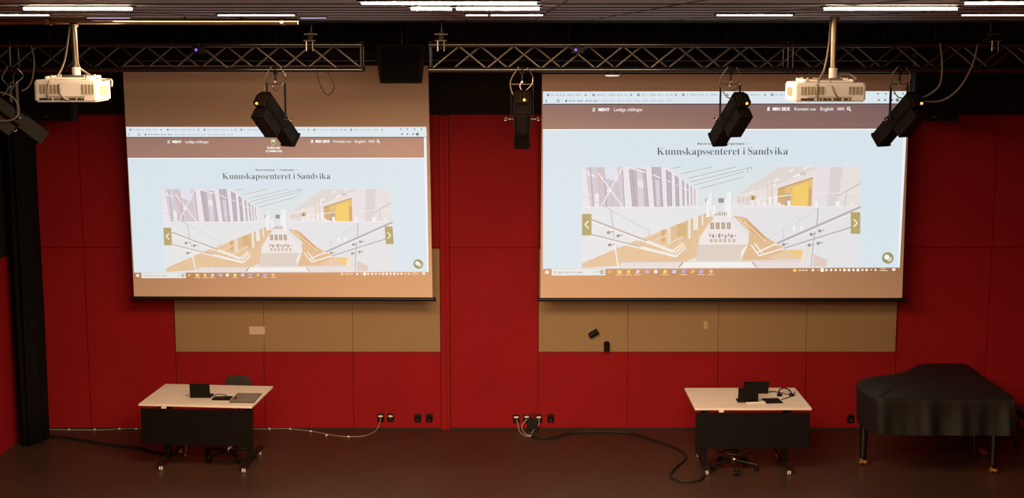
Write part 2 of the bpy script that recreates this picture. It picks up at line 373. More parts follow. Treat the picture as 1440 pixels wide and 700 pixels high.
# ================================================================== PROJECTION SCREENS
GLYPH = {"K":[[[16,0],[16,17],[37,20],[53,24],[63,32],[70,43],[74,59],[75,81],[75,379],[74,398],[70,413],[63,424],[52,431],[37,436],[17,439],[17,455],[242,455],[242,439],[205,432],[187,415],[183,379],[183,234],[321,373],[336,390],[346,406],[349,418],[342,430],[323,436],[291,439],[291,455],[486,455],[486,439],[477,439],[437,430],[392,404],[345,361],[271,285],[463,46],[487,25],[519,17],[519,0],[281,0],[281,17],[306,18],[322,21],[334,34],[332,42],[326,53],[316,66],[199,214],[183,198],[183,81],[184,59],[188,43],[195,32],[205,24],[222,20],[242,17],[242,0]]],"u":[[[131,-10],[103,-7],[81,2],[65,17],[54,38],[48,65],[46,97],[46,248],[39,282],[33,289],[24,293],[11,294],[11,310],[142,310],[142,74],[143,63],[146,54],[151,46],[158,40],[166,37],[177,36],[196,39],[214,49],[228,66],[228,248],[228,263],[225,275],[221,283],[214,289],[204,293],[189,294],[189,310],[324,310],[324,70],[325,56],[327,46],[331,39],[338,34],[347,31],[360,30],[360,13],[321,10],[277,3],[228,-10],[228,40],[216,26],[202,13],[186,3],[169,-4],[150,-9]]],"n":[[[18,0],[18,16],[30,17],[39,21],[45,26],[49,33],[52,43],[52,56],[52,253],[46,284],[40,289],[31,293],[19,294],[19,310],[148,310],[148,267],[174,295],[207,313],[243,318],[291,307],[321,270],[330,212],[330,56],[337,26],[343,21],[352,17],[363,16],[363,0],[202,0],[202,16],[207,16],[222,20],[232,34],[235,56],[235,217],[234,234],[232,247],[229,258],[223,265],[215,270],[203,271],[183,267],[164,255],[148,235],[148,56],[154,26],[160,21],[169,17],[180,16],[180,0]]],"s":[[[151,-10],[132,-8],[110,-3],[87,6],[73,9],[64,7],[56,1],[51,-9],[36,-9],[36,105],[53,105],[61,79],[72,57],[87,39],[103,26],[121,17],[140,15],[156,16],[169,20],[179,27],[186,35],[191,46],[192,58],[188,76],[176,92],[156,105],[107,130],[86,142],[68,155],[54,169],[45,185],[39,202],[37,220],[40,247],[49,271],[65,291],[85,306],[111,316],[141,319],[166,316],[199,308],[206,306],[213,305],[220,306],[226,311],[230,319],[244,319],[244,222],[228,222],[220,244],[209,263],[196,277],[182,288],[166,294],[149,296],[136,295],[125,291],[116,286],[110,278],[106,269],[105,259],[106,249],[109,240],[115,232],[146,212],[191,189],[212,178],[229,165],[241,151],[250,136],[256,117],[257,95],[254,65],[244,39],[228,18],[207,3],[181,-7]]],"k":[[[17,0],[17,16],[30,18],[39,21],[45,26],[49,33],[52,43],[52,56],[52,398],[47,429],[42,434],[33,438],[20,439],[21,455],[148,455],[148,169],[227,248],[236,259],[242,269],[244,278],[240,287],[228,292],[209,293],[206,293],[206,310],[345,310],[345,293],[320,289],[296,278],[275,260],[222,209],[346,34],[355,24],[365,18],[376,16],[376,0],[211,0],[211,16],[217,16],[229,18],[237,23],[239,32],[232,49],[163,147],[148,134],[148,56],[154,26],[160,21],[169,18],[180,16],[180,0]]],"a":[[[255,-10],[226,-5],[208,10],[200,35],[169,11],[133,-4],[95,-9],[74,-7],[55,0],[40,11],[29,26],[22,44],[20,63],[25,91],[40,115],[63,136],[97,155],[143,173],[199,190],[199,241],[197,258],[193,272],[187,282],[177,290],[164,294],[148,296],[124,293],[109,286],[104,274],[113,257],[123,231],[121,220],[117,210],[110,202],[100,196],[89,192],[77,191],[64,192],[53,196],[45,203],[38,212],[34,224],[33,236],[35,251],[40,266],[49,278],[62,290],[77,300],[95,308],[115,314],[138,317],[162,318],[205,315],[239,307],[263,292],[280,272],[290,244],[293,210],[293,62],[295,40],[304,34],[320,42],[329,28],[306,7],[281,-6]],[[151,34],[174,41],[199,63],[199,169],[154,152],[127,123],[118,84],[122,56],[133,39]]],"p":[[[17,-139],[17,-124],[40,-117],[50,-101],[52,-64],[52,243],[52,261],[50,275],[46,283],[41,288],[32,292],[19,295],[19,310],[143,310],[143,263],[166,294],[196,313],[230,319],[253,317],[274,310],[293,298],[309,283],[324,264],[335,241],[343,217],[348,189],[350,160],[348,129],[343,99],[334,72],[323,49],[308,28],[291,12],[272,0],[250,-8],[227,-10],[197,-5],[170,9],[148,32],[148,-58],[152,-99],[167,-118],[197,-123],[197,-139]],[[195,28],[214,32],[229,42],[239,59],[246,84],[251,116],[253,154],[251,192],[247,223],[241,248],[232,264],[217,275],[199,278],[180,273],[162,259],[148,235],[148,69],[160,46],[176,33]]],"e":[[[154,-10],[129,-8],[106,-1],[85,10],[66,26],[50,46],[37,69],[27,95],[21,125],[19,157],[21,187],[28,215],[38,240],[51,263],[68,282],[87,298],[108,309],[132,316],[157,318],[193,314],[224,301],[249,280],[268,251],[279,215],[283,173],[283,166],[117,166],[126,98],[155,56],[199,42],[225,47],[249,62],[270,86],[285,73],[249,27],[204,-1]],[[116,192],[201,192],[201,215],[201,240],[198,262],[193,277],[186,288],[175,295],[161,297],[136,287],[121,255],[116,203]]],"t":[[[124,-9],[99,-7],[80,-1],[66,10],[56,26],[50,46],[48,71],[48,279],[20,279],[20,300],[45,324],[68,348],[88,369],[105,389],[119,407],[129,424],[144,424],[144,310],[208,310],[208,279],[144,279],[144,82],[149,51],[168,40],[182,44],[195,56],[206,75],[222,66],[198,24],[164,-1]]],"r":[[[18,0],[18,16],[30,18],[39,21],[45,26],[49,32],[52,43],[52,56],[52,252],[52,267],[50,278],[46,285],[41,289],[32,292],[20,293],[21,310],[146,310],[146,252],[158,271],[172,288],[187,301],[203,311],[218,316],[233,318],[250,317],[265,312],[275,304],[283,293],[288,280],[289,266],[288,254],[284,243],[278,234],[270,228],[259,224],[248,222],[222,231],[207,250],[189,260],[180,258],[170,252],[162,241],[155,228],[150,211],[149,192],[149,56],[150,42],[153,32],[159,25],[167,21],[180,18],[197,16],[197,0]]],"i":[[[101,362],[87,364],[75,368],[65,376],[57,387],[52,399],[50,412],[52,426],[57,438],[65,449],[75,457],[87,462],[101,463],[114,462],[126,457],[137,449],[145,438],[150,426],[151,412],[149,399],[144,387],[136,376],[126,368],[114,364]],[[18,0],[18,16],[30,18],[39,21],[45,26],[49,32],[52,43],[52,56],[52,252],[47,285],[41,289],[32,292],[20,293],[21,310],[148,310],[148,56],[154,26],[160,21],[169,18],[180,16],[180,0]]],"S":[[[43,-11],[43,158],[62,158],[75,114],[92,77],[111,50],[135,30],[164,19],[197,15],[220,17],[241,24],[257,36],[269,51],[276,69],[279,89],[273,117],[255,141],[225,160],[163,191],[127,210],[98,231],[77,253],[62,276],[53,303],[50,332],[52,358],[58,382],[67,403],[80,421],[96,437],[115,449],[136,459],[160,464],[185,466],[229,461],[282,448],[291,446],[300,445],[310,447],[317,454],[320,466],[339,466],[339,319],[322,319],[315,343],[305,365],[293,385],[280,402],[265,417],[248,429],[231,438],[212,443],[194,445],[173,443],[155,436],[140,426],[129,413],[122,398],[120,380],[121,364],[127,349],[137,336],[150,325],[168,314],[189,303],[253,273],[278,260],[300,247],[317,233],[331,219],[342,204],[350,188],[355,171],[358,153],[359,133],[357,106],[350,80],[339,58],[323,38],[304,21],[281,8],[254,-2],[224,-8],[192,-10],[158,-8],[126,1],[98,9],[85,12],[69,7],[61,-11]]],"d":[[[140,-10],[117,-8],[96,-1],[78,10],[61,26],[46,45],[35,66],[26,91],[21,118],[19,147],[21,180],[27,210],[36,237],[48,261],[64,281],[81,297],[101,309],[123,316],[146,318],[175,314],[201,301],[223,280],[223,401],[222,413],[218,423],[212,430],[204,435],[191,438],[176,439],[176,455],[319,455],[319,75],[325,41],[330,35],[340,30],[353,28],[353,11],[315,8],[271,1],[223,-10],[223,39],[201,12],[173,-5]],[[171,28],[181,30],[192,34],[202,41],[211,51],[218,63],[223,76],[223,242],[220,252],[214,262],[206,270],[196,276],[185,280],[174,281],[155,277],[140,267],[130,250],[123,225],[119,192],[118,153],[119,115],[123,83],[130,58],[139,42],[154,31]]],"v":[[[142,-10],[38,248],[22,281],[16,288],[8,292],[-3,293],[-3,310],[164,310],[164,294],[156,294],[141,292],[132,286],[129,276],[130,268],[185,122],[236,253],[241,272],[237,284],[224,292],[203,294],[203,310],[305,310],[305,295],[294,291],[284,286],[278,279],[260,243],[160,-10]]]}
U0 = [(763.5, 128.5), (1277.6, 128.0), (1265.0, 375.8), (763.5, 377.6)]
def uv_of(x, y):
    v = (y - 128.3) / 248.5
    return ((x - 763.5) / (514.0 - 12.6 * v), v)
def ip(poly, a):  # even resample not needed
    return poly
def tri2d(obj):
    pass
def screen(name, corners_fab, corners_page, yplane, lab, bar, case_px, crest):
    fab = [P(px, py, yplane) for px, py in corners_fab]      # TL TR BR BL
    org = (fab[2] + fab[3]) / 2
    root = thing(name, org, lab, 'projection screen', 'projection screens')
    W = lambda v: v - org
    m = MB()
    A = [W(p) + Vector((0, -0.002, 0)) for p in fab]; B = [W(p) + Vector((0, 0.002, 0)) for p in fab]
    m.face(list(reversed(A)), M_FABRIC); m.face(B, M_FABRIC)
    for i in range(4): m.face([A[i], A[(i + 1) % 4], B[(i + 1) % 4], B[i]], M_FABRIC)
    m.build('fabric', root)
    m = MB()
    q0, q1 = W(P(bar[0], bar[1], yplane)), W(P(bar[2], bar[3], yplane))
    m.cyl(q0, q1, 0.024, M_BLACKMET, n=16); m.cyl(q0 - Vector((0.012, 0, 0)), q0, 0.028, M_BLACK); m.cyl(q1, q1 + Vector((0.012, 0, 0)), 0.028, M_BLACK)
    m.build('bottom_bar', root)
    m = MB()
    q0, q1 = W(P(case_px[0], case_px[2], yplane)), W(P(case_px[1], case_px[2], yplane))
    m.box(((q0.x + q1.x) / 2, 0.02, q0.z + 0.09), (q1.x - q0.x, 0.17, 0.18), M_BLACK)
    m.build('roller_case', root, bevel=0.015)
    for t in (0.08, 0.5, 0.92): m = MB(); m.cyl((q0.x + (q1.x - q0.x) * t, 0.02, q0.z + 0.17), (q0.x + (q1.x - q0.x) * t, 0.02, CEIL - org.z), 0.012, M_BLACKMET, n=10); m.build('ceiling_rod', root)
    # ---- projected page
    def wp(x, y, layer):
        u, v = uv_of(x, y)
        a, b_, c_, d_ = [Vector(p) for p in corners_page]
        t = a.lerp(b_, u); bt = d_.lerp(c_, u); q = t.lerp(bt, v)
        r = W(P(q.x, q.y, yplane)); r.y = -0.004 - 0.00025 * layer
        return r
    class Ink:
        def __init__(s, dx=0, dy=0, k=1.0): s.m = MB(); s.n = 0; s.dx, s.dy, s.k = dx, dy, k
        def poly(s, pts, col, mt=M_PAGE, layer=None, gain=1.0):
            s.n += 1
            L = layer if layer is not None else s.base + s.n * 0.25
            if s.k != 1.0: col = tuple(0.78 * c + 0.22 * e for c, e in zip((col[0], col[1], col[2] - (5 if col[2] > col[0] else 0)), (226, 222, 220)))
            q = [wp(s.dx + x / s.k, s.dy + y / s.k, L) for x, y in pts]
            nrm = Vector((0, 0, 0))
            for i in range(len(q)): nrm += (q[i] - q[0]).cross(q[(i + 1) % len(q)] - q[0])
            if nrm.y > 0: q.reverse()
            s.m.face(q, mt, False, tuple(c * gain for c in lin(col)))
        def rect(s, x0, y0, x1, y1, col, mt=M_PAGE, **kw): s.poly([(x0, y0), (x1, y0), (x1, y1), (x0, y1)], col, mt, **kw)
        def line(s, x0, y0, x1, y1, wd, col, mt=M_PAGE):
            dx, dy = x1 - x0, y1 - y0; l = math.hypot(dx, dy); nx, ny = -dy / l * wd / 2, dx / l * wd / 2
            s.poly([(x0 + nx, y0 + ny), (x1 + nx, y1 + ny), (x1 - nx, y1 - ny), (x0 - nx, y0 - ny)], col, mt)
        def disc(s, x, y, r, col, mt=M_PAGE, n=20): s.poly([(x + r * math.cos(2 * PI * i / n), y + r * math.sin(2 * PI * i / n)) for i in range(n)], col, mt)
    def text_mesh(me, put, layer, col, ink, mt=M_PAGE):
        for p in me.polygons:
            q = [wp(*put(me.vertices[i].co), layer) for i in p.vertices]
            nrm = Vector((0, 0, 0))
            for i in range(len(q)): nrm += (q[i] - q[0]).cross(q[(i + 1) % len(q)] - q[0])
            if nrm.y > 0: q.reverse()
            ink.m.face(q, mt, False, lin(col))
    def sans(body, x0, x1, ymid, h, col, layer, ink, bold=0.0, mt=M_PAGE):
        cu = bpy.data.curves.new('lettering', 'FONT'); cu.body = body; cu.size = 1; cu.resolution_u = 2; cu.offset = bold; cu.fill_mode = 'FRONT'
        o = bpy.data.objects.new('lettering', cu); COL.objects.link(o)
        bpy.context.view_layer.update()
        dg = bpy.context.evaluated_depsgraph_get()
        me = bpy.data.meshes.new_from_object(o.evaluated_get(dg))
        xs = [v.co.x for v in me.vertices]; xa, xb = min(xs), max(xs)
        sy = h / 0.7
        text_mesh(me, lambda c_: (x0 + (c_.x - xa) / (xb - xa) * (x1 - x0), ymid + h / 2 - c_.y * sy), layer, col, ink, mt)
        bpy.data.objects.remove(o); bpy.data.meshes.remove(me); bpy.data.curves.remove(cu)
    def serif(body, x0, x1, ybase, caph, col, layer, ink):
        cu = bpy.data.curves.new('lettering', 'CURVE'); cu.dimensions = '2D'; cu.fill_mode = 'FRONT'; cu.offset = -0.007
        cx = 0.0
        for ch in body:
            if ch == ' ': cx += 0.14; continue
            L = GLYPH[ch]; mn = min(p[0] for l in L for p in l) / 1000; mx = max(p[0] for l in L for p in l) / 1000
            for l in L:
                sp = cu.splines.new('POLY'); sp.points.add(len(l) - 1); sp.use_cyclic_u = True
                for pt, (gx, gy) in zip(sp.points, l): pt.co = (cx + gx / 1000 - mn, gy / 1000, 0, 1)
            cx += mx - mn + 0.022
        o = bpy.data.objects.new('lettering', cu); COL.objects.link(o)
        bpy.context.view_layer.update()
        me = bpy.data.meshes.new_from_object(o.evaluated_get(bpy.context.evaluated_depsgraph_get()))
        text_mesh(me, lambda c_: (x0 + c_.x / cx * (x1 - x0), ybase - c_.y / 0.455 * caph), layer, col, ink)
        bpy.data.objects.remove(o); bpy.data.meshes.remove(me); bpy.data.curves.remove(cu)
    WHITE = (212, 226, 234)
    ink = Ink(); ink.base = 0
    XE = lambda y: 1277.5 - 12.6 * (y - 128.3) / 248.5
    ink.poly([(763.5, 181.5), (XE(181.5), 181.5), (XE(377), 377), (763.5, 377)], WHITE)
    ink.rect(763.5, 181.0, XE(182), 182.6, (250, 250, 250))
    ink.poly([(XE(181) - 4.4, 181), (XE(181), 181), (XE(377), 377), (XE(377) - 2.6, 377)], (236, 240, 244))
    page = ink.m.build('projected_page', root)
    page['label'] = 'bright white projected web page'
    # browser chrome
    ink = Ink(); ink.base = 1
    ink.rect(763.5, 128.3, 1277.4, 146.0, (218, 230, 236))
    ink.rect(763.5, 127.2, 1277.4, 128.4, (70, 52, 52), M_PAGEDIM, gain=0.3)
    ink.rect(763.5, 145.6, 1277.4, 146.8, (60, 62, 72), gain=0.6)
    for i, tx in enumerate((769, 833, 896, 959, 1021, 1084, 1147)):
        ink.rect(tx, 131.6, tx + 3.4, 135, (140, 146, 156))
        for j in range(8):
            ww = (3.2, 5.0, 4.2, 2.6, 5.4, 3.4, 4.6, 3.0)[(j + i) % 8]
            ink.rect(tx + 6 + j * 5.6, 132.4, tx + 6 + j * 5.6 + ww, 134.2, (182, 192, 200))
        ink.line(tx + 53.5, 132.2, tx + 55.5, 134.6, 0.8, (90, 95, 105)); ink.line(tx + 55.5, 132.2, tx + 53.5, 134.6, 0.8, (90, 95, 105))
    for j in range(26):
        ink.rect(800 + j * 5.7, 140.6, 800 + j * 5.7 + (4.6, 3.4, 5.0, 2.8)[j % 4], 142.4, (160, 168, 176) if j < 7 else (190, 199, 206))
    ink.rect(795, 140.2, 797.4, 142.8, (80, 85, 95)); ink.line(767, 141.5, 769, 139.8, 0.9, (90, 95, 105)); ink.line(767, 141.5, 769, 143.2, 0.9, (90, 95, 105))
    ink.disc(785, 141.4, 2.0, (110, 116, 126)); ink.disc(785, 141.4, 1.2, (218, 230, 236))
    for xx in (1233, 1244, 1256, 1268): ink.rect(xx, 131, xx + 2.4, 133, (115, 120, 130))
    for xx in (1234, 1243, 1253): ink.rect(xx, 139.6, xx + 2.8, 142, (115, 120, 130))
    ink.disc(1261.5, 140.8, 2.6, (110, 125, 105))
    ink.m.build('browser_bar', root)
    # brown header
    ink = Ink(); ink.base = 1
    ink.rect(763.5, 146.8, 1272.0, 180.6, (82, 74, 84), M_PAGEDIM)
    ink.rect(763.5, 180.0, 1272.5, 181.2, (40, 40, 50), M_PAGEDIM, gain=0.3)
    ink.poly([(XE(146) - 4.4, 146.0), (XE(146), 146.0), (XE(182), 182), (XE(182) - 4.4, 182)], (232, 236, 240))
    for k in range(3): ink.rect(833, 151.6 + k * 1.9, 837, 152.6 + k * 1.9, (240, 240, 240))
    sans('MENY', 841.5, 857.5, 153.8, 4.2, (255, 255, 255), 4, ink, 0.03)
    sans('Ledige stillinger', 863.5, 904, 153.8, 4.6, (236, 232, 232), 4, ink, 0.01)
    ink.disc(1080.5, 151.8, 1.5, (250, 250, 250)); ink.poly([(1078.2, 155.6), (1082.8, 155.6), (1081.6, 153.2), (1079.4, 153.2)], (250, 250, 250))
    sans('MIN SIDE', 1086.5, 1110.5, 153.2, 4.4, (255, 255, 255), 4, ink, 0.03)
    sans('Kontakt oss', 1117, 1147, 153.2, 4.4, (236, 232, 232), 4, ink, 0.01)
    sans('English', 1153.5, 1172, 153.2, 4.6, (236, 232, 232), 4, ink, 0.01)
    sans('S\u00d8K', 1177, 1188, 153.2, 4.2, (236, 232, 232), 4, ink, 0.01)
    ink.disc(1193, 152.8, 2.3, (255, 255, 255)); ink.disc(1193, 152.8, 1.2, (110, 90, 90)); ink.line(1194.5, 154.3, 1196.4, 156.4, 1.1, (255, 255, 255))
    # municipal crest with its name
    if crest:
        ink.poly([(1010.2, 150), (1017.8, 150), (1017.8, 156.5), (1014, 160.2), (1010.2, 156.5)], (196, 204, 150))
        ink.poly([(1011.2, 156), (1014, 158.6), (1016.8, 156), (1016.2, 153.6), (1011.8, 153.6)], (110, 128, 70))
        ink.disc(1014, 153, 1.6, (240, 240, 225))
        sans('B\u00c6RUM', 1003.5, 1024.5, 164.3, 3.6, (250, 246, 244), 4, ink, 0.02)
        sans('KOMMUNE', 1000.5, 1028, 169.8, 3.4, (250, 246, 244), 4, ink, 0.02)
    h_ = ink.m.build('header_bar', root); h_['label'] = 'brown web header with small white menu words'
    # heading
    ink = Ink(); ink.base = 1
    serif('Kunnskapssenteret i Sandvika', 923.5, 1108.5, 217.6, 10.2, (84, 92, 98), 2, ink)
    sans('B\u00e6rum kommune', 981, 1014, 201.8, 3.2, (70, 76, 82), 2, ink, 0.015)
    sans('/', 1018, 1019.4, 201.8, 3.2, (110, 116, 122), 2, ink)
    sans('Organisasjon', 1022, 1047, 201.8, 3.2, (70, 76, 82), 2, ink, 0.015)
    sans('/', 1051, 1052.4, 201.8, 3.2, (110, 116, 122), 2, ink)
    t_ = ink.m.build('page_heading', root); t_['label'] = 'dark serif heading on the projected page'
    # ---- the photograph on the page (an atrium)
    k = 4.376
    Lk = Ink(800, 225, k); Lk.base = 2
    XO = (1010 - 800) * k                                       # right half continues the same sheet
    def Rp(pts): return [(x + XO, y) for x, y in pts]
    def Rl(x0, y0, x1, y1, wd, col): Lk.line(x0 + XO, y0, x1 + XO, y1, wd, col)
    def Rr(x0, y0, x1, y1, col): Lk.rect(x0 + XO, y0, x1 + XO, y1, col)
    pl = Lk.poly
    Lk.rect(80, 42, 871 + XO, 658, (222, 224, 232))
    pl([(600, 42), (370 + XO, 42), (110 + XO, 215), (90 + XO, 275), (830, 275), (790, 180)], (212, 226, 236))
    for x0, y0, x1, y1 in ((630, 52, 690, 42), (690, 85, 880, 42), (735, 112, 1030, 42), (745, 135, 1120, 46), (770, 155, 1080, 72), (800, 178, 1075, 105)):
        Lk.line(x0, y0, x1, y1, 5, (158, 174, 186)); Lk.line(x0, y0 + 6, x1, y1 + 6, 4, (228, 236, 242))
    Rl(185, 42, 180, 76, 5, (150, 164, 176)); Rl(205, 42, 203, 62, 5, (150, 164, 176))
    pl([(80, 42), (600, 42), (795, 185), (795, 286), (80, 286)], (232, 228, 238))
    pl([(100, 42), (185, 42), (198, 286), (132, 286)], (204, 196, 210))
    pl([(172, 42), (207, 42), (228, 286), (190, 286)], (202, 180, 188))
    pl([(105, 60), (165, 95), (160, 105), (112, 95)], (226, 226, 244))
    pl([(207, 42), (325, 42), (342, 286), (226, 286)], (198, 188, 206))
    pl([(207, 42), (302, 42), (304, 130), (212, 108)], (220, 222, 242))
    pl([(296, 42), (330, 42), (345, 286), (318, 286)], (206, 192, 210))
    pl([(372, 42), (470, 56), (492, 286), (392, 286)], (182, 168, 188))
    pl([(418, 60), (452, 68), (464, 286), (428, 286)], (212, 204, 222)); pl([(420, 120), (456, 126), (460, 170), (424, 164)], (228, 228, 244))
    pl([(508, 42), (566, 42), (580, 286), (526, 286)], (176, 164, 184)); pl([(530, 120), (556, 125), (562, 280), (540, 280)], (208, 200, 218))
    for q in ([(596, 56), (630, 76), (634, 284), (606, 284)], [(652, 92), (674, 106), (678, 284), (659, 284)], [(694, 118), (709, 130), (712, 282), (699, 282)],
              [(722, 138), (736, 150), (738, 280), (727, 280)], [(748, 156), (757, 163), (758, 280), (751, 280)], [(769, 172), (776, 178), (777, 278), (771, 278)]):
        pl(q, (172, 164, 186))
    for a in ((372, 44, 480, 78, 9), (508, 86, 570, 112, 7), (598, 122, 632, 136, 6), (652, 150, 676, 158, 5), (694, 172, 737, 184, 4)): Lk.line(*a, (240, 236, 246))
    for a in ((132, 42, 150, 286), (214, 42, 232, 286), (372, 60, 392, 286), (388, 60, 408, 286), (470, 56, 490, 286), (510, 42, 528, 286), (564, 60, 578, 286), (600, 60, 608, 284), (628, 80, 632, 284), (654, 95, 660, 284), (672, 108, 677, 284), (330, 60, 342, 286)):
        Lk.line(*a, 5, (150, 138, 156))
    for a in ((185, 160, 226, 286), (240, 130, 250, 286), (275, 130, 290, 286)): Lk.line(*a, 4, (206, 200, 216))
    for a in ((182, 80, 332, 286), (326, 48, 196, 286)): Lk.line(*a, 8, (236, 230, 238))
    Lk.disc(248, 186, 13, (240, 236, 242))
    Lk.rect(160, 205, 184, 284, (236, 234, 244))
    # left wooden floor and balcony
    pl([(80, 632), (400, 498), (842, 325), (915, 372), (900, 520), (800, 520), (780, 600), (720, 624), (80, 660)], (222, 182, 136))
    pl([(560, 440), (700, 385), (842, 325), (880, 350), (800, 420), (760, 500), (640, 500)], (214, 178, 132))
    for q in ((664, 392, 722, 470, (204, 162, 96)), (604, 412, 626, 520, (232, 214, 190)), (570, 425, 590, 500, (196, 150, 90)), (734, 362, 748, 482, (238, 230, 222)),
              (766, 348, 780, 430, (240, 234, 228)), (782, 346, 794, 428, (240, 234, 228)), (816, 335, 826, 400, (238, 232, 226))): Lk.rect(*q[:4], q[4])
    pl([(80, 286), (842, 286), (842, 325), (400, 498), (80, 630)], (224, 228, 236))
    Lk.line(80, 288, 842, 288, 5, (236, 238, 244))
    for a in ((80, 210, 492, 432, 3), (492, 432, 492, 470, 3), (240, 290, 262, 310, 3)): Lk.line(*a, (176, 180, 190))
    Lk.line(258, 302, 278, 475, 5, (172, 170, 172))
    for a in ((100, 630, 400, 512), (170, 640, 520, 500), (330, 620, 640, 500), (520, 620, 760, 520), (600, 620, 780, 560)): Lk.line(*a, 3, (206, 164, 116))
    for a in ((420, 498, 560, 440), (470, 520, 620, 450), (560, 540, 700, 470)): Lk.line(*a, 10, (230, 200, 164))
    pl([(230, 580), (380, 515), (520, 560), (500, 615), (240, 625)], (224, 182, 134))
    # centre benches
    pl([(796, 522), (806, 470), (858, 395), (915, 330), (40 + XO, 330), (120 + XO, 420), (183 + XO, 505), (180 + XO, 522)], (234, 228, 226))
    pl([(796, 520), (180 + XO, 520), (140 + XO, 560), (134 + XO, 618), (778, 618)], (214, 198, 186))
    for q in ((838, 236, 862, 256), (0 + XO, 234, 34 + XO, 262), (70 + XO, 234, 84 + XO, 250)): Lk.rect(*q, (132, 124, 124))
    for i in range(4):
        Lk.rect(870 + i * 34, 384, 892 + i * 34, 424, (150, 118, 96)); Lk.rect(878 + i * 34, 388, 884 + i * 34, 420, (206, 190, 178))
    for i in range(9): Lk.rect(862 + i * 19, 452 + (i % 3) * 5, 874 + i * 19, 470 + (i % 2) * 8, (140, 118, 104) if i % 2 else (176, 150, 130))
    for i in range(6): Lk.rect(866 + i * 28, 484, 884 + i * 28, 505, (196, 172, 150)); 
    for i in range(8): Lk.rect(896 + i * 14, 318 + (i % 2) * 6, 904 + i * 14, 340, (158, 136, 120))
    for q in ((845, 238, 867, 350), (866, 200, 880, 300), (882, 280, 905, 330), (36 + XO, 240, 60 + XO, 318), (52 + XO, 196, 82 + XO, 350)):
        Lk.rect(*q, (240, 242, 248)); Lk.line(q[2], q[1], q[2], q[3], 3, (200, 200, 210))
    # right side
    pl(Rp([(370, 42), (871, 42), (871, 286), (90, 286), (110, 215)]), (230, 222, 220))
    pl(Rp([(370, 42), (640, 42), (330, 165), (110, 215)]), (218, 210, 206))
    for a in ((340, 132, 372, 116, 9), (460, 105, 508, 84, 10), (524, 56, 556, 43, 8), (438, 72, 462, 58, 8), (330, 158, 356, 148, 8), (196, 200, 214, 190, 8)): Rl(*a, (248, 246, 242))
    Rr(502, 76, 538, 92, (196, 186, 176))
    pl(Rp([(640, 42), (668, 42), (640, 286), (575, 286), (580, 110)]), (228, 220, 226))
    pl(Rp([(668, 42), (766, 42), (730, 286), (640, 286)]), (212, 204, 214)); pl(Rp([(668, 42), (690, 42), (668, 286), (640, 286)]), (226, 220, 228))
    pl(Rp([(766, 42), (871, 42), (871, 286), (730, 286)]), (226, 220, 218))
    pl(Rp([(300, 126), (332, 120), (332, 272), (300, 272)]), (226, 214, 202)); Rl(332, 120, 332, 272, 3, (190, 178, 170)); Rl(300, 126, 300, 272, 3, (196, 186, 178))
    pl(Rp([(364, 176), (580, 110), (574, 286), (364, 272)]), (228, 178, 92))
    pl(Rp([(364, 176), (408, 164), (408, 276), (364, 270)]), (204, 156, 90))
    pl(Rp([(455, 172), (552, 136), (546, 284), (455, 282)]), (244, 196, 76))
    pl(Rp([(408, 212), (446, 200), (446, 284), (408, 282)]), (186, 150, 112))
    pl(Rp([(556, 178), (574, 172), (570, 284), (552, 284)]), (196, 150, 70))
    Rl(364, 178, 580, 110, 7, (170, 128, 70))
    Rr(196, 218, 230, 246, (208, 162, 90)); Rr(206, 222, 218, 246, (130, 100, 70))
    for i in range(5): Rr(116 + i * 16, 222 + (i % 2) * 8, 126 + i * 16, 270, (206, 188, 186))
    pl(Rp([(90, 286), (871, 286), (871, 658), (640, 658), (410, 545), (290, 478), (165, 352), (90, 342)]), (222, 224, 234))
    pl(Rp([(90, 342), (165, 352), (290, 472), (412, 545), (512, 612), (140, 618), (186, 508), (186, 440)]), (218, 172, 120))
    pl(Rp([(165, 352), (290, 472), (284, 500), (190, 430)]), (204, 150, 92)); Rl(160, 380, 290, 500, 6, (240, 220, 190)); Rl(120, 352, 200, 450, 5, (236, 214, 186))
    Rl(90, 288, 871, 288, 5, (238, 238, 244))
    for a in ((580, 210, 871, 198, 4), (250, 240, 450, 214, 6), (250, 240, 90, 276, 4)): Rl(*a, (238, 238, 242))
    Rl(736, 220, 874, 144, 5, (170, 166, 174)); Rl(788, 190, 776, 284, 4, (176, 172, 178))
    for q in ((310, 226, 326, 276), (344, 220, 358, 276), (366, 262, 380, 284), (424, 250, 444, 284), (594, 250, 610, 286), (720, 254, 746, 286), (240, 244, 252, 278), (204, 264, 216, 282), (276, 260, 292, 282), (820, 264, 830, 282)):
        Rr(*q, (244, 244, 250))
    pl(Rp([(430, 552), (520, 554), (506, 614)]), (236, 192, 96))
    pl(Rp([(430, 552), (506, 614), (380, 616), (300, 600)]), (226, 190, 150))
    pl(Rp([(518, 554), (580, 500), (556, 656), (508, 656)]), (228, 220, 214))
    pl(Rp([(588, 578), (668, 616), (664, 656), (580, 656)]), (216, 194, 180))
    Rl(480, 385, 615, 300, 3, (188, 188, 196)); Rl(400, 425, 400, 480, 4, (190, 188, 196)); Rl(320, 480, 480, 385, 3, (200, 200, 208))
    for q in ((456, 404, 470, 436), (505, 404, 518, 436)): Rr(*q, (244, 244, 248))
    # lower glass strip
    pl([(330, 624), (510 + XO, 624), (510 + XO, 658), (300, 658)], (228, 216, 214))
    pl([(704, 626), (208 + XO, 626), (236 + XO, 658), (680, 658)], (240, 240, 242))
    Lk.line(700, 628, 676, 658, 7, (140, 124, 116)); Rl(208, 628, 234, 658, 7, (150, 136, 128))
    for xx in (400, 470, 560, 640): Lk.line(xx, 626, xx - 2, 658, 3, (206, 190, 186))
    Lk.line(330, 624, 510 + XO, 622, 3, (190, 170, 156))
    # handrails
    Lk.line(140, 374, 640, 566, 8, (246, 240, 236)); Lk.line(140, 364, 640, 556, 11, (184, 170, 164)); Lk.line(480, 494, 650, 560, 10, (240, 232, 226))
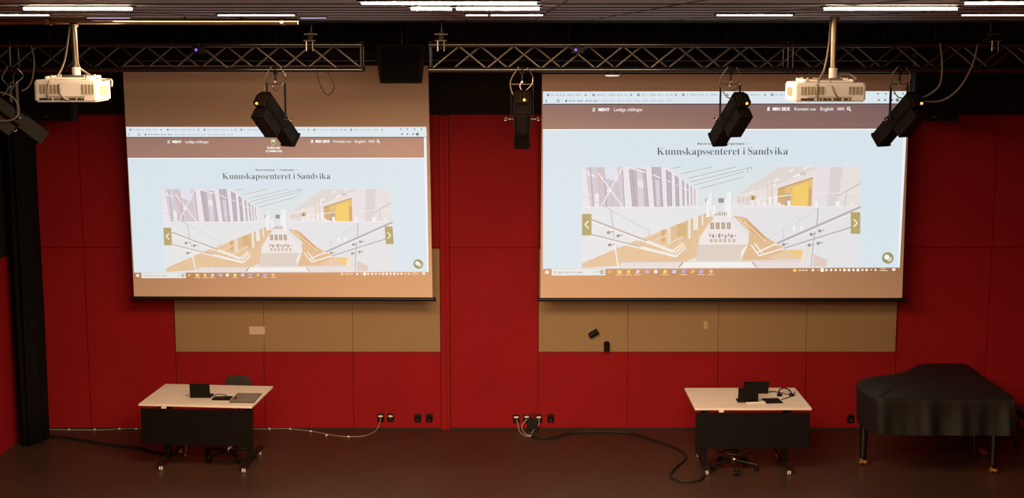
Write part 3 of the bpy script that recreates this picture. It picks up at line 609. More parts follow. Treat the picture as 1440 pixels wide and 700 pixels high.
    Lk.line(140, 464, 660, 594, 8, (246, 240, 236)); Lk.line(140, 455, 660, 586, 10, (188, 174, 170)); Lk.line(440, 530, 664, 588, 10, (240, 232, 226))
    for a in ((640, 556, 700, 510), (662, 588, 718, 534), (650, 572, 708, 522)): Lk.line(*a, 8, (246, 240, 234))
    Rl(352, 526, 874, 302, 8, (240, 236, 238)); Rl(352, 516, 874, 290, 14, (170, 158, 164)); Rl(240, 566, 360, 512, 9, (244, 238, 234))
    Rl(392, 554, 815, 424, 7, (240, 236, 238)); Rl(392, 546, 815, 416, 11, (182, 170, 176)); Rl(250, 588, 400, 542, 9, (244, 238, 234))
    for a in ((200, 520, 250, 590), (222, 512, 270, 572), (170, 530, 140, 580)): Rl(*a, 8, (246, 240, 234))
    Lk.line(282, 522, 304, 658, 9, (240, 234, 228)); Lk.line(292, 522, 312, 658, 4, (196, 180, 166))
    Rl(613, 300, 604, 400, 6, (160, 156, 160)); Rl(592, 440, 568, 656, 7, (176, 170, 174))
    for x, y in ((242, 443), (302, 463), (250, 519), (570 + XO, 458), (622 + XO, 437), (557 + XO, 524), (612 + XO, 513), (400 + XO, 520)):
        Lk.line(x, y, x + 30, y - 6, 6, (150, 144, 142)); Lk.disc(x, y, 10, (128, 124, 122))
    ph = Lk.m.build('page_picture', root); ph['label'] = 'projected picture of a bright atrium with stairs'
    # arrows, chat button, taskbar
    for (x0, y0, x1, y1, d) in ((818.3, 300, 831.6, 330, 1), (1195.6, 298.6, 1209, 328.9, -1)):
        ink = Ink(); ink.base = 0
        ink.rect(x0, y0, x1, y1, (178, 162, 108), layer=80); cxm, cym = (x0 + x1) / 2, (y0 + y1) / 2
        for s_ in (-1, 1):
            dx, dy = 5.0 * d, 5.2 * s_
            l = math.hypot(dx, dy); nx, ny = -dy / l * 0.8, dx / l * 0.8; ax, ay = cxm - 2.5 * d, cym
            ink.poly([(ax + nx, ay + ny), (ax + dx + nx, ay + dy + ny), (ax + dx - nx, ay + dy - ny), (ax - nx, ay - ny)], (248, 246, 236), layer=82)
        o = ink.m.build('arrow_button', root); o['label'] = 'olive square with a white %s arrow' % ('left' if d > 0 else 'right')
    ink = Ink(); ink.base = 1
    ink.disc(1248.3, 363.4, 8.2, (152, 146, 104)); ink.disc(1246.8, 362.2, 3.6, (244, 242, 234)); ink.disc(1250.6, 365, 3.0, (244, 242, 234)); ink.disc(1250.6, 365, 2.0, (206, 200, 170))
    o = ink.m.build('chat_button', root); o['label'] = 'round olive chat button with white bubbles'
    ink = Ink(); ink.base = 1
    ink.rect(775.8, 377.4, 851.2, 386.4, (226, 228, 224))
    ink.disc(781, 381.8, 1.6, (150, 152, 150)); ink.disc(781, 381.8, 1.0, (226, 228, 224))
    sans('Skriv her for \u00e5 s\u00f8ke', 785, 819, 381.9, 3.2, (136, 138, 140), 4, ink)
    ink.disc(846.3, 381.8, 2.8, (128, 132, 146)); ink.disc(846.3, 381.8, 1.8, (206, 210, 218))
    ink.line(832, 380.4, 834, 383, 0.8, (190, 190, 186)); ink.line(838, 383.6, 841, 380, 1.0, (170, 172, 172))
    o = ink.m.build('search_box', root); o['label'] = 'pale search box on the taskbar'
    def icon(fn):
        q = Ink(); q.base = 1; fn(q); q.m.build('taskbar_icon', root)
    icon(lambda q: q.rect(767, 379.8, 771.6, 384, (250, 236, 224)))
    cols = [(220, 172, 130), (250, 214, 120), (246, 210, 90), (222, 226, 232), (196, 176, 206), (250, 250, 244), (250, 226, 110), (200, 200, 240), (170, 170, 230), (230, 180, 140), (190, 170, 220), (238, 190, 140)]
    for i, (x, c_) in enumerate(zip((857, 871, 884, 896.5, 910, 922, 935, 948, 961, 974, 986, 1000), cols)):
        def one(q, i=i, x=x, c_=c_):
            if i % 3 == 1: q.rect(x - 2.6, 379.6, x + 2.8, 383.8, c_)
            elif i % 3 == 2: q.disc(x, 381.6, 2.4, c_)
            else: q.poly([(x - 2.6, 383.6), (x - 1, 379.4), (x + 2.8, 379.8), (x + 1.6, 383.8)], c_)
            if i in (1, 2, 3, 6, 8, 10, 11): q.rect(x - 5, 385.6, x + 5, 386.2, (250, 226, 200))
        icon(one)
    icon(lambda q: q.disc(1117.5, 380.4, 2.4, (250, 200, 90)))
    def weather(q):
        for j in range(3): q.rect(1123 + j * 4.6, 379.6, 1126.2 + j * 4.6, 381.2, (246, 216, 190))
    icon(weather)
    for i, x in enumerate((1143, 1150, 1156, 1162, 1168.6, 1175, 1181.4, 1187.4, 1193.6, 1200, 1206.4, 1212.6, 1218.6, 1225, 1231)):
        s_ = (1.8, 0.8, 2.3, 1.7, 1.7, 1.6, 1.2, 2.0, 2.0, 1.8, 1.8, 1.6, 1.8, 1.0, 1.2)[i]
        if i % 4 == 2: icon(lambda q: q.rect(x - s_, 380.2 - s_, x + s_, 380.2 + s_, (252, 246, 240)))
        else: icon(lambda q: q.disc(x, 380.2, s_, (252, 238, 226), n=10))
    def clock(q): q.rect(1238, 378.2, 1245, 378.9, (246, 216, 190)); q.rect(1236.6, 380.8, 1248, 381.6, (246, 216, 190))
    icon(clock)
    icon(lambda q: q.rect(1254.5, 378.2, 1258.8, 381.4, (250, 240, 236)))
    return root
screen('projection_screen', [(762.2, 100), (1280.2, 100), (1268.4, 418.6), (759.8, 418.6)], U0, 17.0,
       'large projection screen on the right, page filling its full width under the white projector', (757.5, 421.2, 1272.6, 421.2), (757, 1285, 104), False)
screen('projection_screen', [(172.6, 92), (602.2, 92), (608.4, 418.0), (188.6, 416.4)], [(177.4, 178.2), (599.4, 178.2), (602.7, 382), (188.6, 383)], 17.0,
       'projection screen on the left with a wide empty strip above the projected page', (186.6, 419.2, 611.4, 420.8), (168, 608, 92), True)
# ================================================================== CEILING LIGHTS
def strip_light(xa, xb, y, lab, dep=0.07, gap=None, th=0.009, mt=None):
    cx, L = (xa + xb) / 2, xb - xa
    r = thing('ceiling_light', (cx, y, CEIL), lab, 'ceiling light', 'strip lights in the ceiling')
    m = MB(); m.box((0, 0, -0.004), (L + 0.03, dep + 0.03, 0.008), M_CEILDARK); m.build('housing', r)
    segs = [(-L / 2, L / 2)] if gap is None else [(-L / 2, gap - cx - 0.012), (gap - cx + 0.012, L / 2)]
    for a, bb in segs:
        m = MB(); m.box(((a + bb) / 2, 0, -0.008 - th / 2), (bb - a, dep, th), mt or M_LAMP); m.build('diffuser', r, bevel=th * 0.25)
    return r
def row(py):
    d = (CEIL - 0.012 - HC) / ((48.0 - py) / FPX)
    return d
def sx(px, y): return P(px, 40, y).x
Y1, Y2, Y3, Y4 = 5.25, row(12.8), row(22.4), row(26.2)
for (a, c, y, lab, gp) in (
    (38, 184, Y2, 'bright strip light above the left projector, nearer row', None),
    (-60, 67, Y3, 'thin strip light running out of the left edge above the gold pipe', None),
    (125, 182, Y4, 'short dim violet strip light just right of the left projector pole', None),
    (309, 413, Y3, 'thin violet strip light above the bright open end of the pipe', None),
    (424, 458, Y4, 'faint short strip light above the hanging clamp on the left truss', None),
    (510, 754, Y1, 'long bright strip light at the top edge, middle of the ceiling', None),
    (579, 758, Y2, 'long strip light with a dark joint, second row in the middle', 638.5),
    (656, 763, Y3, 'thinner strip light with a dark joint above the right truss end', 688),
    (1009, 1112, Y3, 'thin strip light left of the right projector pole', None),
    (1160, 1342, Y2, 'bright strip light above the right projector, nearer row', None),
    (1359, 1560, Y1, 'bright strip light at the top right corner of the ceiling', None),
    (1354, 1470, Y3, 'thin strip light at the right edge above the hanging clamp', None)):
    strip_light(sx(a, y), sx(c, y), y, lab, gap=None if gp is None else sx(gp, y), th={Y1: 0.008, Y2: 0.011, Y3: 0.0045}.get(y, 0.005), mt=M_LAMPDIM if y == Y4 else None)

# ================================================================== TRUSSES
YT = 13.8
ZT, ZB_ = P(720, 62.8, YT).z, P(720, 97.6, YT).z
CH = 0.025; DT = 0.24
def truss(xa, xb, lab, stub):
    r = thing('lighting_truss', ((xa + xb) / 2, YT, ZB_), lab, 'truss', 'lighting trusses')
    o = Vector(r.location); hz = ZT - ZB_
    for dy in (-DT / 2, DT / 2):
        for z in (0, hz):
            m = MB(); m.cyl((xa - o.x, dy, z), (xb - o.x, dy, z), CH, M_TRUSS, n=14); m.build('chord', r)
    pitch = 0.52; nn = int((xb - xa) / pitch)
    proto = {}
    for face, dy in (('front', -DT / 2), ('back', DT / 2)):
        off = 0.03 if face == 'front' else pitch / 2 - 0.03
        for i in range(nn):
            xs = xa + off + i * pitch
            for k in (0, 1):
                x_a = xs + k * pitch / 2; x_b = x_a + pitch / 2
                if x_b > xb - 0.01: continue
                if k not in proto:
                    m = MB(); s_ = 1 if k == 0 else -1
                    m.cyl((-pitch / 4, 0, -s_ * (hz / 2 - 0.012)), (pitch / 4, 0, s_ * (hz / 2 - 0.012)), 0.0100, M_BRACE, n=10)
                    q = m.build('brace', r); proto[k] = q
                else:
                    q = proto[k].copy(); COL.objects.link(q)
                q.location = ((x_a + x_b) / 2 - o.x, dy, hz / 2)
    for z, nm in ((0, 'bottom_lacing'), (hz, 'top_lacing')):
        m = MB(); pts = [(xa + 0.05 + i * 0.209 - o.x, (-1) ** i * (DT / 2 - 0.012), z) for i in range(int((xb - xa - 0.1) / 0.209) + 1)]
        m.tube(pts, 0.0075, M_BRACE, 8, 1); m.build(nm, r)
    for xe in stub:
        m = MB()
        for dy in (-DT / 2, DT / 2): m.cyl((xe - o.x, dy, -CH), (xe - o.x, dy, hz + CH), 0.012, M_TRUSS, n=10)
        for z in (0, hz): m.cyl((xe - o.x, -DT / 2, z), (xe - o.x, DT / 2, z), 0.012, M_TRUSS, n=10)
        m.build('end_frame', r)
    return r
tl0, tl1 = P(-60, 80, YT).x, P(511, 80, YT).x
tr0, tr1 = P(604, 80, YT).x, P(1500, 80, YT).x
truss(tl0, tl1, 'left lattice lighting truss ending above the left projection screen', (tl1 - 0.012, P(20, 80, YT).x))
truss(tr0, tr1, 'right lattice lighting truss running above the right projection screen', (tr0 + 0.012, P(1105, 80, YT).x, P(1112, 80, YT).x))

# pipe below the ceiling that carries the left projector
YP = 10.3
def zc(py, Y): return P(720, py, Y).z
zp = zc(30.3, YP)
xa, xb = P(-80, 30, YP).x, P(419, 30, YP).x
r = thing('ceiling_pipe', ((xa + xb) / 2, YP, zp), 'horizontal metal pipe under the ceiling carrying the left projector pole', 'pipe')
L = xb - xa
m = MB(); m.cyl((-L / 2, 0, 0), (L / 2, 0, 0), 0.022, M_BRASSY, n=20); m.build('pipe', r)
for px in (68, 397):
    x = P(px, 30, YP).x - r.location.x
    m = MB(); m.torus((x, -0.03, 0.0), (0, 1, 0), 0.013, 0.004, M_STEEL); m.cyl((x, 0, 0), (x, -0.03, 0), 0.006, M_STEEL); m.cyl((x - 0.02, 0, 0), (x + 0.02, 0, 0), 0.026, M_BRASSY); m.build('coupling', r)
m = MB()
for px in (150, 260, 340):
    x = P(px, 30, YP).x - r.location.x; m.cyl((x, 0, 0.015), (x, 0, CEIL - zp), 0.008, M_BLACKMET)
m.build('hanger_rod', r)
# dark fly bar behind the trusses
YF = 15.85
xa, xb = P(-20, 84, YF).x, P(1460, 84, YF).x
r = thing('fly_bar', ((xa + xb) / 2, YF, zc(84, YF)), 'thin dark bar running the stage width behind the lattice trusses', 'bar')
m = MB(); m.cyl((-(xb - xa) / 2, 0, 0), ((xb - xa) / 2, 0, 0), 0.016, M_BLACKMET, n=12); m.build('bar', r)
m = MB()
for t in (-5, -2.6, 0.2, 2.8, 5): m.cyl((t, 0, 0.01), (t, 0, CEIL - zc(84, YF)), 0.005, M_BLACKMET)
m.build('suspension_wire', r)

# ================================================================== PROJECTORS
def projector(cx_px, wpx0, wpx1, ytop, ybot, Yr, pole, lab, tilt, hang):
    zt, zb = P(720, ytop, Yr).z, P(720, ybot, Yr).z
    xa, xb = P(wpx0, 125, Yr).x, P(wpx1, 125, Yr).x
    Wd = xb - xa; H = zt - zb; D = 0.40
    r = thing('projector', ((xa + xb) / 2, Yr + D / 2, zb), lab, 'projector', 'ceiling projectors')
    m = MB(); c = 0.055
    poly = [(-Wd / 2 + 0.012, -D / 2), (Wd / 2 - 0.012, -D / 2), (Wd / 2, -D / 2 + 0.015), (Wd / 2, D / 2 - c), (Wd / 2 - c, D / 2), (-Wd / 2 + c, D / 2), (-Wd / 2, D / 2 - c), (-Wd / 2, -D / 2 + 0.015)]
    m.prism(poly, 0.012, H - 0.012, M_PROJ)
    m.prism([(x * 0.95, y * 0.95) for x, y in poly], 0, 0.013, M_PROJ); m.prism([(x * 0.97, y * 0.97) for x, y in poly], H - 0.013, H, M_PROJ)
    m.build('body', r, bevel=0.008)
    def vent(x0, x1, z0, z1):
        q = MB(); q.box(((x0 + x1) / 2, -D / 2 - 0.001, (z0 + z1) / 2), (x1 - x0, 0.006, z1 - z0), M_VENT)
        nb = max(4, int((x1 - x0) / 0.012))
        for i in range(nb):
            xx = x0 + (i + 0.5) * (x1 - x0) / nb; q.box((xx, -D / 2 - 0.0045, (z0 + z1) / 2), (0.004, 0.004, z1 - z0), M_PROJ if i % 2 else M_VENT)
        q.build('vent_grille', r)
    vent(-Wd * 0.41, -Wd * 0.07, H * 0.38, H * 0.80)
    vent(Wd * 0.26, Wd * 0.45, H * 0.38, H * 0.80)
    q = MB()
    for i in range(9): q.box((Wd / 2 + 0.0005 if cx_px < 720 else -Wd / 2 - 0.0005, -D * 0.30 + i * 0.022, H * 0.5), (0.004, 0.008, H * 0.45), M_VENT)
    q.build('side_vent', r)
    q = MB(); q.box((0.0, -D / 2 - 0.001, H * 0.245), (Wd * 0.62, 0.004, 0.006), M_VENT)
    for i, (x, ww) in enumerate(((-0.36, 0.05), (-0.27, 0.045), (-0.17, 0.012), (-0.13, 0.012), (-0.07, 0.026), (-0.01, 0.026), (0.06, 0.014), (0.12, 0.04), (0.22, 0.03), (0.28, 0.012))):
        q.box((x * Wd, -D / 2 - 0.002, H * 0.14), (ww, 0.008, 0.016), M_PORT)
    q.build('port_panel', r)
    q = MB(); q.lathe([(0.055, 0), (0.055, 0.03), (0.045, 0.034), (0.04, 0.012)], M_PORT, 24, R4(rx=-PI / 2, loc=(-Wd * 0.22, D / 2 - 0.01, H * 0.5))); q.build('lens', r)
    q = MB(); q.box((0, 0, H + 0.008), (Wd * 0.62, 0.26, 0.012), M_PROJ)
    for sx_ in (-1, 1):
        q.box((sx_ * Wd * 0.33, 0, H + 0.014), (0.02, 0.30, 0.02), M_PROJ)
        for sy_ in (-1, 1): q.cyl((sx_ * Wd * 0.28, sy_ * 0.10, H), (sx_ * Wd * 0.28, sy_ * 0.10, H + 0.032), 0.010, M_STEEL, n=10)
    q.box((0.02, 0, H + 0.022), (Wd * 0.36, 0.16, 0.016), M_DARKSTEEL)
    q.build('mount_plate', r, bevel=0.003)
    pt, pb, pz = pole
    q = MB(); top = Vector((P(pt, 30, Yr + D / 2).x - r.location.x, 0, pz - zb)); bot = Vector((P(pb, 105, Yr + D / 2).x - r.location.x, 0, H + 0.03))
    q.cyl(bot, top, 0.022, M_POLE, n=18); q.cyl(bot + (top - bot) * 0.0, bot + (top - bot) * 0.16, 0.030, M_PROJ, n=18)
    q.cyl(bot + (top - bot) * 0.2 + Vector((0, -0.03, 0)), bot + (top - bot) * 0.2, 0.007, M_STEEL)
    q.cyl(top - (top - bot) * 0.05, top, 0.034, M_DARKSTEEL, n=18)
    q.build('ceiling_pole', r)
    for i, pts in enumerate(hang):
        q = MB(); q.tube([P(x, y, Yr + dy) - Vector(r.location) for x, y, dy in pts], 0.007, M_GCABLE, 8, 6); q.build('cable', r)
    return r
projector(88, 47.5, 130 + 6, 112.5, 143.5, 10.1, (103, 107.5, zp - 0.02), 'white projector on a slanting pole in front of the left truss', 0,
          [[(98, 34, 0.22), (95, 60, 0.24), (90, 88, 0.22), (80, 108, 0.12), (70, 114, -0.01), (66, 126, -0.02), (68, 140, -0.012)],
           [(104, 36, 0.17), (107, 60, 0.16), (110, 90, 0.16), (118, 100, 0.3), (140, 112, 0.2), (156, 112, 0.05), (157, 122, -0.02)],
           [(88, 114, 0.12), (84, 120, -0.015), (84, 130, -0.02), (90, 138, -0.02), (97, 141, -0.012)]])
projector(1172, 1117.5, 1218, 116.5, 143.5, 10.1, (1173.6, 1171.5, CEIL), 'white projector on a straight pole in front of the right projection screen', 0,
          [[(1168, 30, 0.2), (1166, 60, 0.24), (1160, 95, 0.22), (1152, 112, 0.1), (1149, 122, -0.02), (1150, 140, -0.012)],
           [(1166, 112, 0.1), (1171, 124, -0.015), (1176, 134, -0.02), (1182, 140, -0.012)],
           [(1180, 104, 0.2), (1196, 105, 0.2), (1205, 112, 0.1)]])

# ================================================================== SPOTLIGHTS
def spotlight(px, phi, theta, lab, Y=YT, drop=0.47, roll=None, glowside=1):
    x = P(px, 98, Y).x
    r = thing('stage_spotlight', (x, Y - DT / 2, ZB_), lab, 'spotlight', 'profile spotlights on the trusses')
    ph, th = math.radians(phi), math.radians(theta)
    f = Vector((math.sin(ph) * math.cos(th), math.cos(ph) * math.cos(th), -math.sin(th))); s = Vector((math.cos(ph), -math.sin(ph), 0)); n = s.cross(f)
    T = Matrix(((s.x, f.x, n.x, 0), (s.y, f.y, n.y, 0), (s.z, f.z, n.z, -drop), (0, 0, 0, 1)))
    Tz = Matrix.Rotation(-ph, 4, 'Z')
    m = MB(); m.torus((0, 0, 0), (1, 0, 0), 0.0345, 0.008, M_BLACKMET); m.cyl((-0.02, 0, -0.03), (0.02, 0, -0.03), 0.016, M_BLACKMET); m.cyl((0, 0, -0.03), (0, 0, -0.135), 0.010, M_BLACKMET)
    m.cyl((0, 0, -0.115), (0.0, -0.03, -0.115), 0.010, M_STEEL); m.build('hook_clamp', r)
    m = MB(); m.box((0, 0, -0.137), (0.215, 0.032, 0.007), M_DARKSTEEL, Tz)
    for q in (-1, 1): m.box((q * 0.106, 0, -0.137 - (drop - 0.137) / 2), (0.006, 0.030, drop - 0.137 + 0.03), M_BLACKMET, Tz)
    m.build('yoke', r, bevel=0.002)
    m = MB()
    oct_ = [(-0.085, -0.05), (-0.05, -0.085), (0.05, -0.085), (0.085, -0.05), (0.085, 0.05), (0.05, 0.085), (-0.05, 0.085), (-0.085, 0.05)]
    A = T @ Matrix(((1, 0, 0, 0), (0, 0, 1, 0), (0, 1, 0, 0), (0, 0, 0, 1)))      # prism z -> forward
    m.prism([(a, c) for a, c in oct_], -0.30, 0.06, M_BLACK, A)
    m.build('rear_body', r, bevel=0.006)
    m = MB(); m.prism([(-0.072, -0.072), (0.072, -0.072), (0.072, 0.072), (-0.072, 0.072)], 0.05, 0.33, M_BLACK, A)
    m.prism([(-0.080, -0.080), (0.080, -0.080), (0.080, 0.080), (-0.080, 0.080)], 0.30, 0.315, M_BLACK, A)
    m.build('front_barrel', r, bevel=0.004)
    m = MB(); m.box((0, -0.105, -0.135), (0.145, 0.30, 0.11), M_BLACK, T)
    m.box((0.0, -0.105, -0.192), (0.10, 0.24, 0.006), M_BLACKMET, T)
    m.build('lamp_housing', r, bevel=0.008)
    m = MB(); m.box((0, -0.303, -0.02), (0.12, 0.012, 0.12), M_BRASSY, T)
    for k in (-0.04, 0, 0.04): m.box((k, -0.312, -0.02), (0.012, 0.010, 0.11), M_BLACK, T)
    m.build('rear_grille', r)
    m = MB()
    m.lathe([(0.003, -0.012), (0.011, -0.007), (0.013, 0), (0.011, 0.007), (0.003, 0.012)], M_GLOW, 12, T @ Matrix.Translation((0.02 * glowside, -0.318, -0.075)))
    m.build('lamp_glow', r)
    for q in (-1, 1):
        m = MB(); m.cyl(T @ Vector((q * 0.083, 0, 0)), T @ Vector((q * 0.135, 0, 0)), 0.009, M_DARKSTEEL); m.torus(T @ Vector((q * 0.155, 0, 0)), f, 0.018, 0.005, M_STEEL); m.build('tilt_knob', r)
    m = MB(); m.torus(T @ Vector((0.0, 0.07, -0.095)), s, 0.018, 0.004, M_STEEL); m.build('shutter_ring', r)
    m = MB(); m.tube([(-0.03, -0.04, 0.03), (-0.10, -0.02, -0.08), Tz @ Vector((-0.11, -0.02, -0.16)), T @ Vector((-0.07, -0.2, 0.10)), T @ Vector((0, -0.31, 0.02))], 0.006, M_GCABLE, 8, 6)
    m.build('power_cable', r)
    m = MB(); m.tube([(0.05, -0.035, 0.02), (0.10, -0.015, -0.06), Tz @ Vector((0.09, -0.02, -0.14)), Tz @ Vector((0.02, -0.03, -0.20)), Tz @ Vector((-0.02, -0.02, -0.16)), (0.0, -0.015, -0.10)], 0.004, M_STEEL, 6, 6)
    m.build('safety_wire', r)
    return r
spotlight(390, 26, 43, 'black stage spotlight leaning down right in front of the left projection screen', glowside=-1)
spotlight(734, 0, 50, 'black stage spotlight seen straight from behind between the two screens')
spotlight(1025, -21, 43, 'black stage spotlight leaning down left in front of the right page heading')
spotlight(1261, -28, 43, 'black stage spotlight at the upper right corner of the right screen')
spotlight(24, 55, 40, 'black stage spotlight at the far left edge beneath the left truss', drop=0.45)
# cables hanging from the truss to the right spotlight
Yc = YT - 0.16
def cable_obj(name, pts, rad, mt, lab, cat='cable', n=8, sub=8):
    m = MB(); m.tube(pts, rad, mt, n, sub)
    return tag(m.build(name, origin=pts[0]), lab, cat)
cable_obj('power_cable', [P(x, y, Yc) for x, y in ((1322, 60), (1325, 90), (1322, 118), (1308, 132), (1290, 140), (1283, 146))], 0.009, M_GCABLE, 'grey cable hanging in the shorter curve to the right corner spotlight')
cable_obj('power_cable', [P(x, y, Yc - 0.05) for x, y in ((1375, 62), (1368, 90), (1352, 120), (1332, 138), (1310, 143), (1284, 139))], 0.009, M_GCABLE, 'grey cable hanging in the wider curve to the right corner spotlight')
cable_obj('cable_loop', [P(x, y, Yc) for x, y in ((445, 99), (450, 118), (457, 131), (465, 132), (470, 122), (466, 110), (458, 99))], 0.005, M_CABLE, 'thin dark cable loop hanging from the left truss over the screen')
cable_obj('power_cable', [P(x, y, YT - 0.19) for x, y in ((44, 64), (48, 85), (46, 108), (40, 122), (30, 128))], 0.007, M_GCABLE, 'thin grey cable dropping from the left truss beside the left projector')
cable_obj('power_cable', [P(x, y, YT - 0.36) for x, y in ((-6, 128), (14, 134), (24, 145), (26, 158), (18, 168), (-4, 170))], 0.008, M_GCABLE, 'grey cable looped behind the far left spotlight')

# hanging clamps above the truss
def hanger(px, ymid, lab):
    x = P(px, 50, YT).x; z = ZT
    r = thing('truss_hanger', (x, YT, z), lab, 'truss hanger', 'truss hangers')
    h = CEIL - z
    m = MB(); m.cyl((0, 0, 0.02), (0, 0, h), 0.008, M_DARKSTEEL); m.box((0, 0, h - 0.006), (0.09, 0.09, 0.012), M_BLACKMET); m.build('drop_rod', r)
    m = MB(); m.box((0, 0, 0.042), (0.05, DT + 0.05, 0.03), M_BLACKMET); m.cyl((-0.055, -DT / 2 - 0.03, 0.04), (0.055, -DT / 2 - 0.03, 0.04), 0.009, M_DARKSTEEL); m.cyl((-0.065, -0.05, 0.10), (0.065, -0.05, 0.10), 0.008, M_STEEL)
    m.box((0, -0.03, 0.075), (0.045, 0.05, 0.10), M_BLACKMET); m.cyl((-0.03, -DT / 2 - 0.03, -0.06), (-0.03, -DT / 2 - 0.03, 0.04), 0.008, M_STEEL); m.cyl((0.03, -DT / 2 - 0.03, -0.06), (0.03, -DT / 2 - 0.03, 0.04), 0.008, M_DARKSTEEL)
    m.torus((0, -DT / 2, 0), (1, 0, 0), 0.0345, 0.009, M_BLACKMET); m.build('clamp', r, bevel=0.002)
    return r
hanger(438, 45, 'dark clamp with crossbars hanging the left truss near its end')
hanger(621, 45, 'dark clamp hanging the right truss at its left end')
hanger(1393, 45, 'dark clamp with wires hanging the right truss near the right edge')
for px, lab in ((278, 'small black box with violet light on the left truss'), (811, 'small black box with violet light on the right truss')):
    r = thing('led_unit', P(px, 70, YT - DT / 2 - 0.04), lab, 'stage light', 'small violet truss lights')
    m = MB(); m.box((0.01, 0, 0.0), (0.12, 0.05, 0.07), M_BLACK); m.box((0.0, 0.02, 0.04), (0.03, 0.03, 0.04), M_BLACKMET); m.build('box', r, bevel=0.006)
    m = MB(); m.lathe([(0.004, -0.012), (0.010, -0.006), (0.012, 0.0), (0.010, 0.006), (0.004, 0.012)], M_LED, 12, R4(loc=(-0.01, -0.026, 0))); m.build('led', r)
for px, lab in ((861, 'round white disc lamp under the right truss, over the screen top'), ):
    c = P(px, 104, YT - 0.02)
    r = thing('disc_lamp', c, lab, 'lamp')
    m = MB(); m.lathe([(0.05, -0.012), (0.068, -0.004), (0.072, 0.010), (0.05, 0.02)], M_BLACKMET, 24); m.cyl((0, 0, 0.02), (0, 0, ZB_ - c.z + 0.0), 0.006, M_BLACKMET); m.build('housing', r)
    m = MB(); m.lathe([(0.066, -0.022), (0.069, -0.011), (0.055, -0.006)], M_DISC, 24); m.build('lamp_face', r)

# hanging loudspeakers
def speaker(px0, px1, ytop, ybot, Y, lab, taper=0.0, dot=None):
    xa, xb = P(px0, ybot, Y).x, P(px1, ybot, Y).x; zt, zb = P(720, ytop, Y).z, P(720, ybot, Y).z
    r = thing('loudspeaker', ((xa + xb) / 2, Y + 0.2, zb), lab, 'loudspeaker', 'hanging loudspeakers')
    Wd, H = xb - xa, zt - zb
    m = MB(); t = taper
    vs = [(-Wd / 2 + t, -0.18, 0), (Wd / 2 - t, -0.18, 0), (Wd / 2 - t - 0.06, 0.2, 0), (-Wd / 2 + t + 0.06, 0.2, 0), (-Wd / 2, -0.2, H), (Wd / 2, -0.2, H), (Wd / 2 - 0.06, 0.2, H), (-Wd / 2 + 0.06, 0.2, H)]
    m.mesh(vs, [(3, 2, 1, 0), (4, 5, 6, 7), (0, 1, 5, 4), (1, 2, 6, 5), (2, 3, 7, 6), (3, 0, 4, 7)], M_BLACKWALL); m.build('cabinet', r, bevel=0.012)
    m = MB(); m.box((0, -0.197 + (0.0), H / 2), (Wd - 2 * t - 0.05, 0.012, H - 0.06), M_VOID); m.build('grille', r, bevel=0.004)
    if dot: m = MB(); m.box((P(dot, 150, Y).x - r.location.x, -0.204, 0.06), (0.03, 0.004, 0.018), M_DARKSTEEL); m.build('badge', r)
    m = MB(); m.cyl((0, 0.0, H - 0.01), (0, 0.0, CEIL - zb), 0.02, M_BLACKMET); m.box((0, 0, CEIL - zb - 0.006), (0.16, 0.16, 0.012), M_BLACKMET); m.build('ceiling_bracket', r)
    return r
speaker(527, 600, 62, 117.5, 15.2, 'black tapered loudspeaker hanging between the two trusses', 0.05)
speaker(32, 103, 84, 171.5, 16.2, 'black box loudspeaker hanging left of the left screen behind the projector', 0.0, 65)
speaker(1285, 1350, 74, 172, 16.2, 'black box loudspeaker hanging right of the right screen', 0.0, 1314)
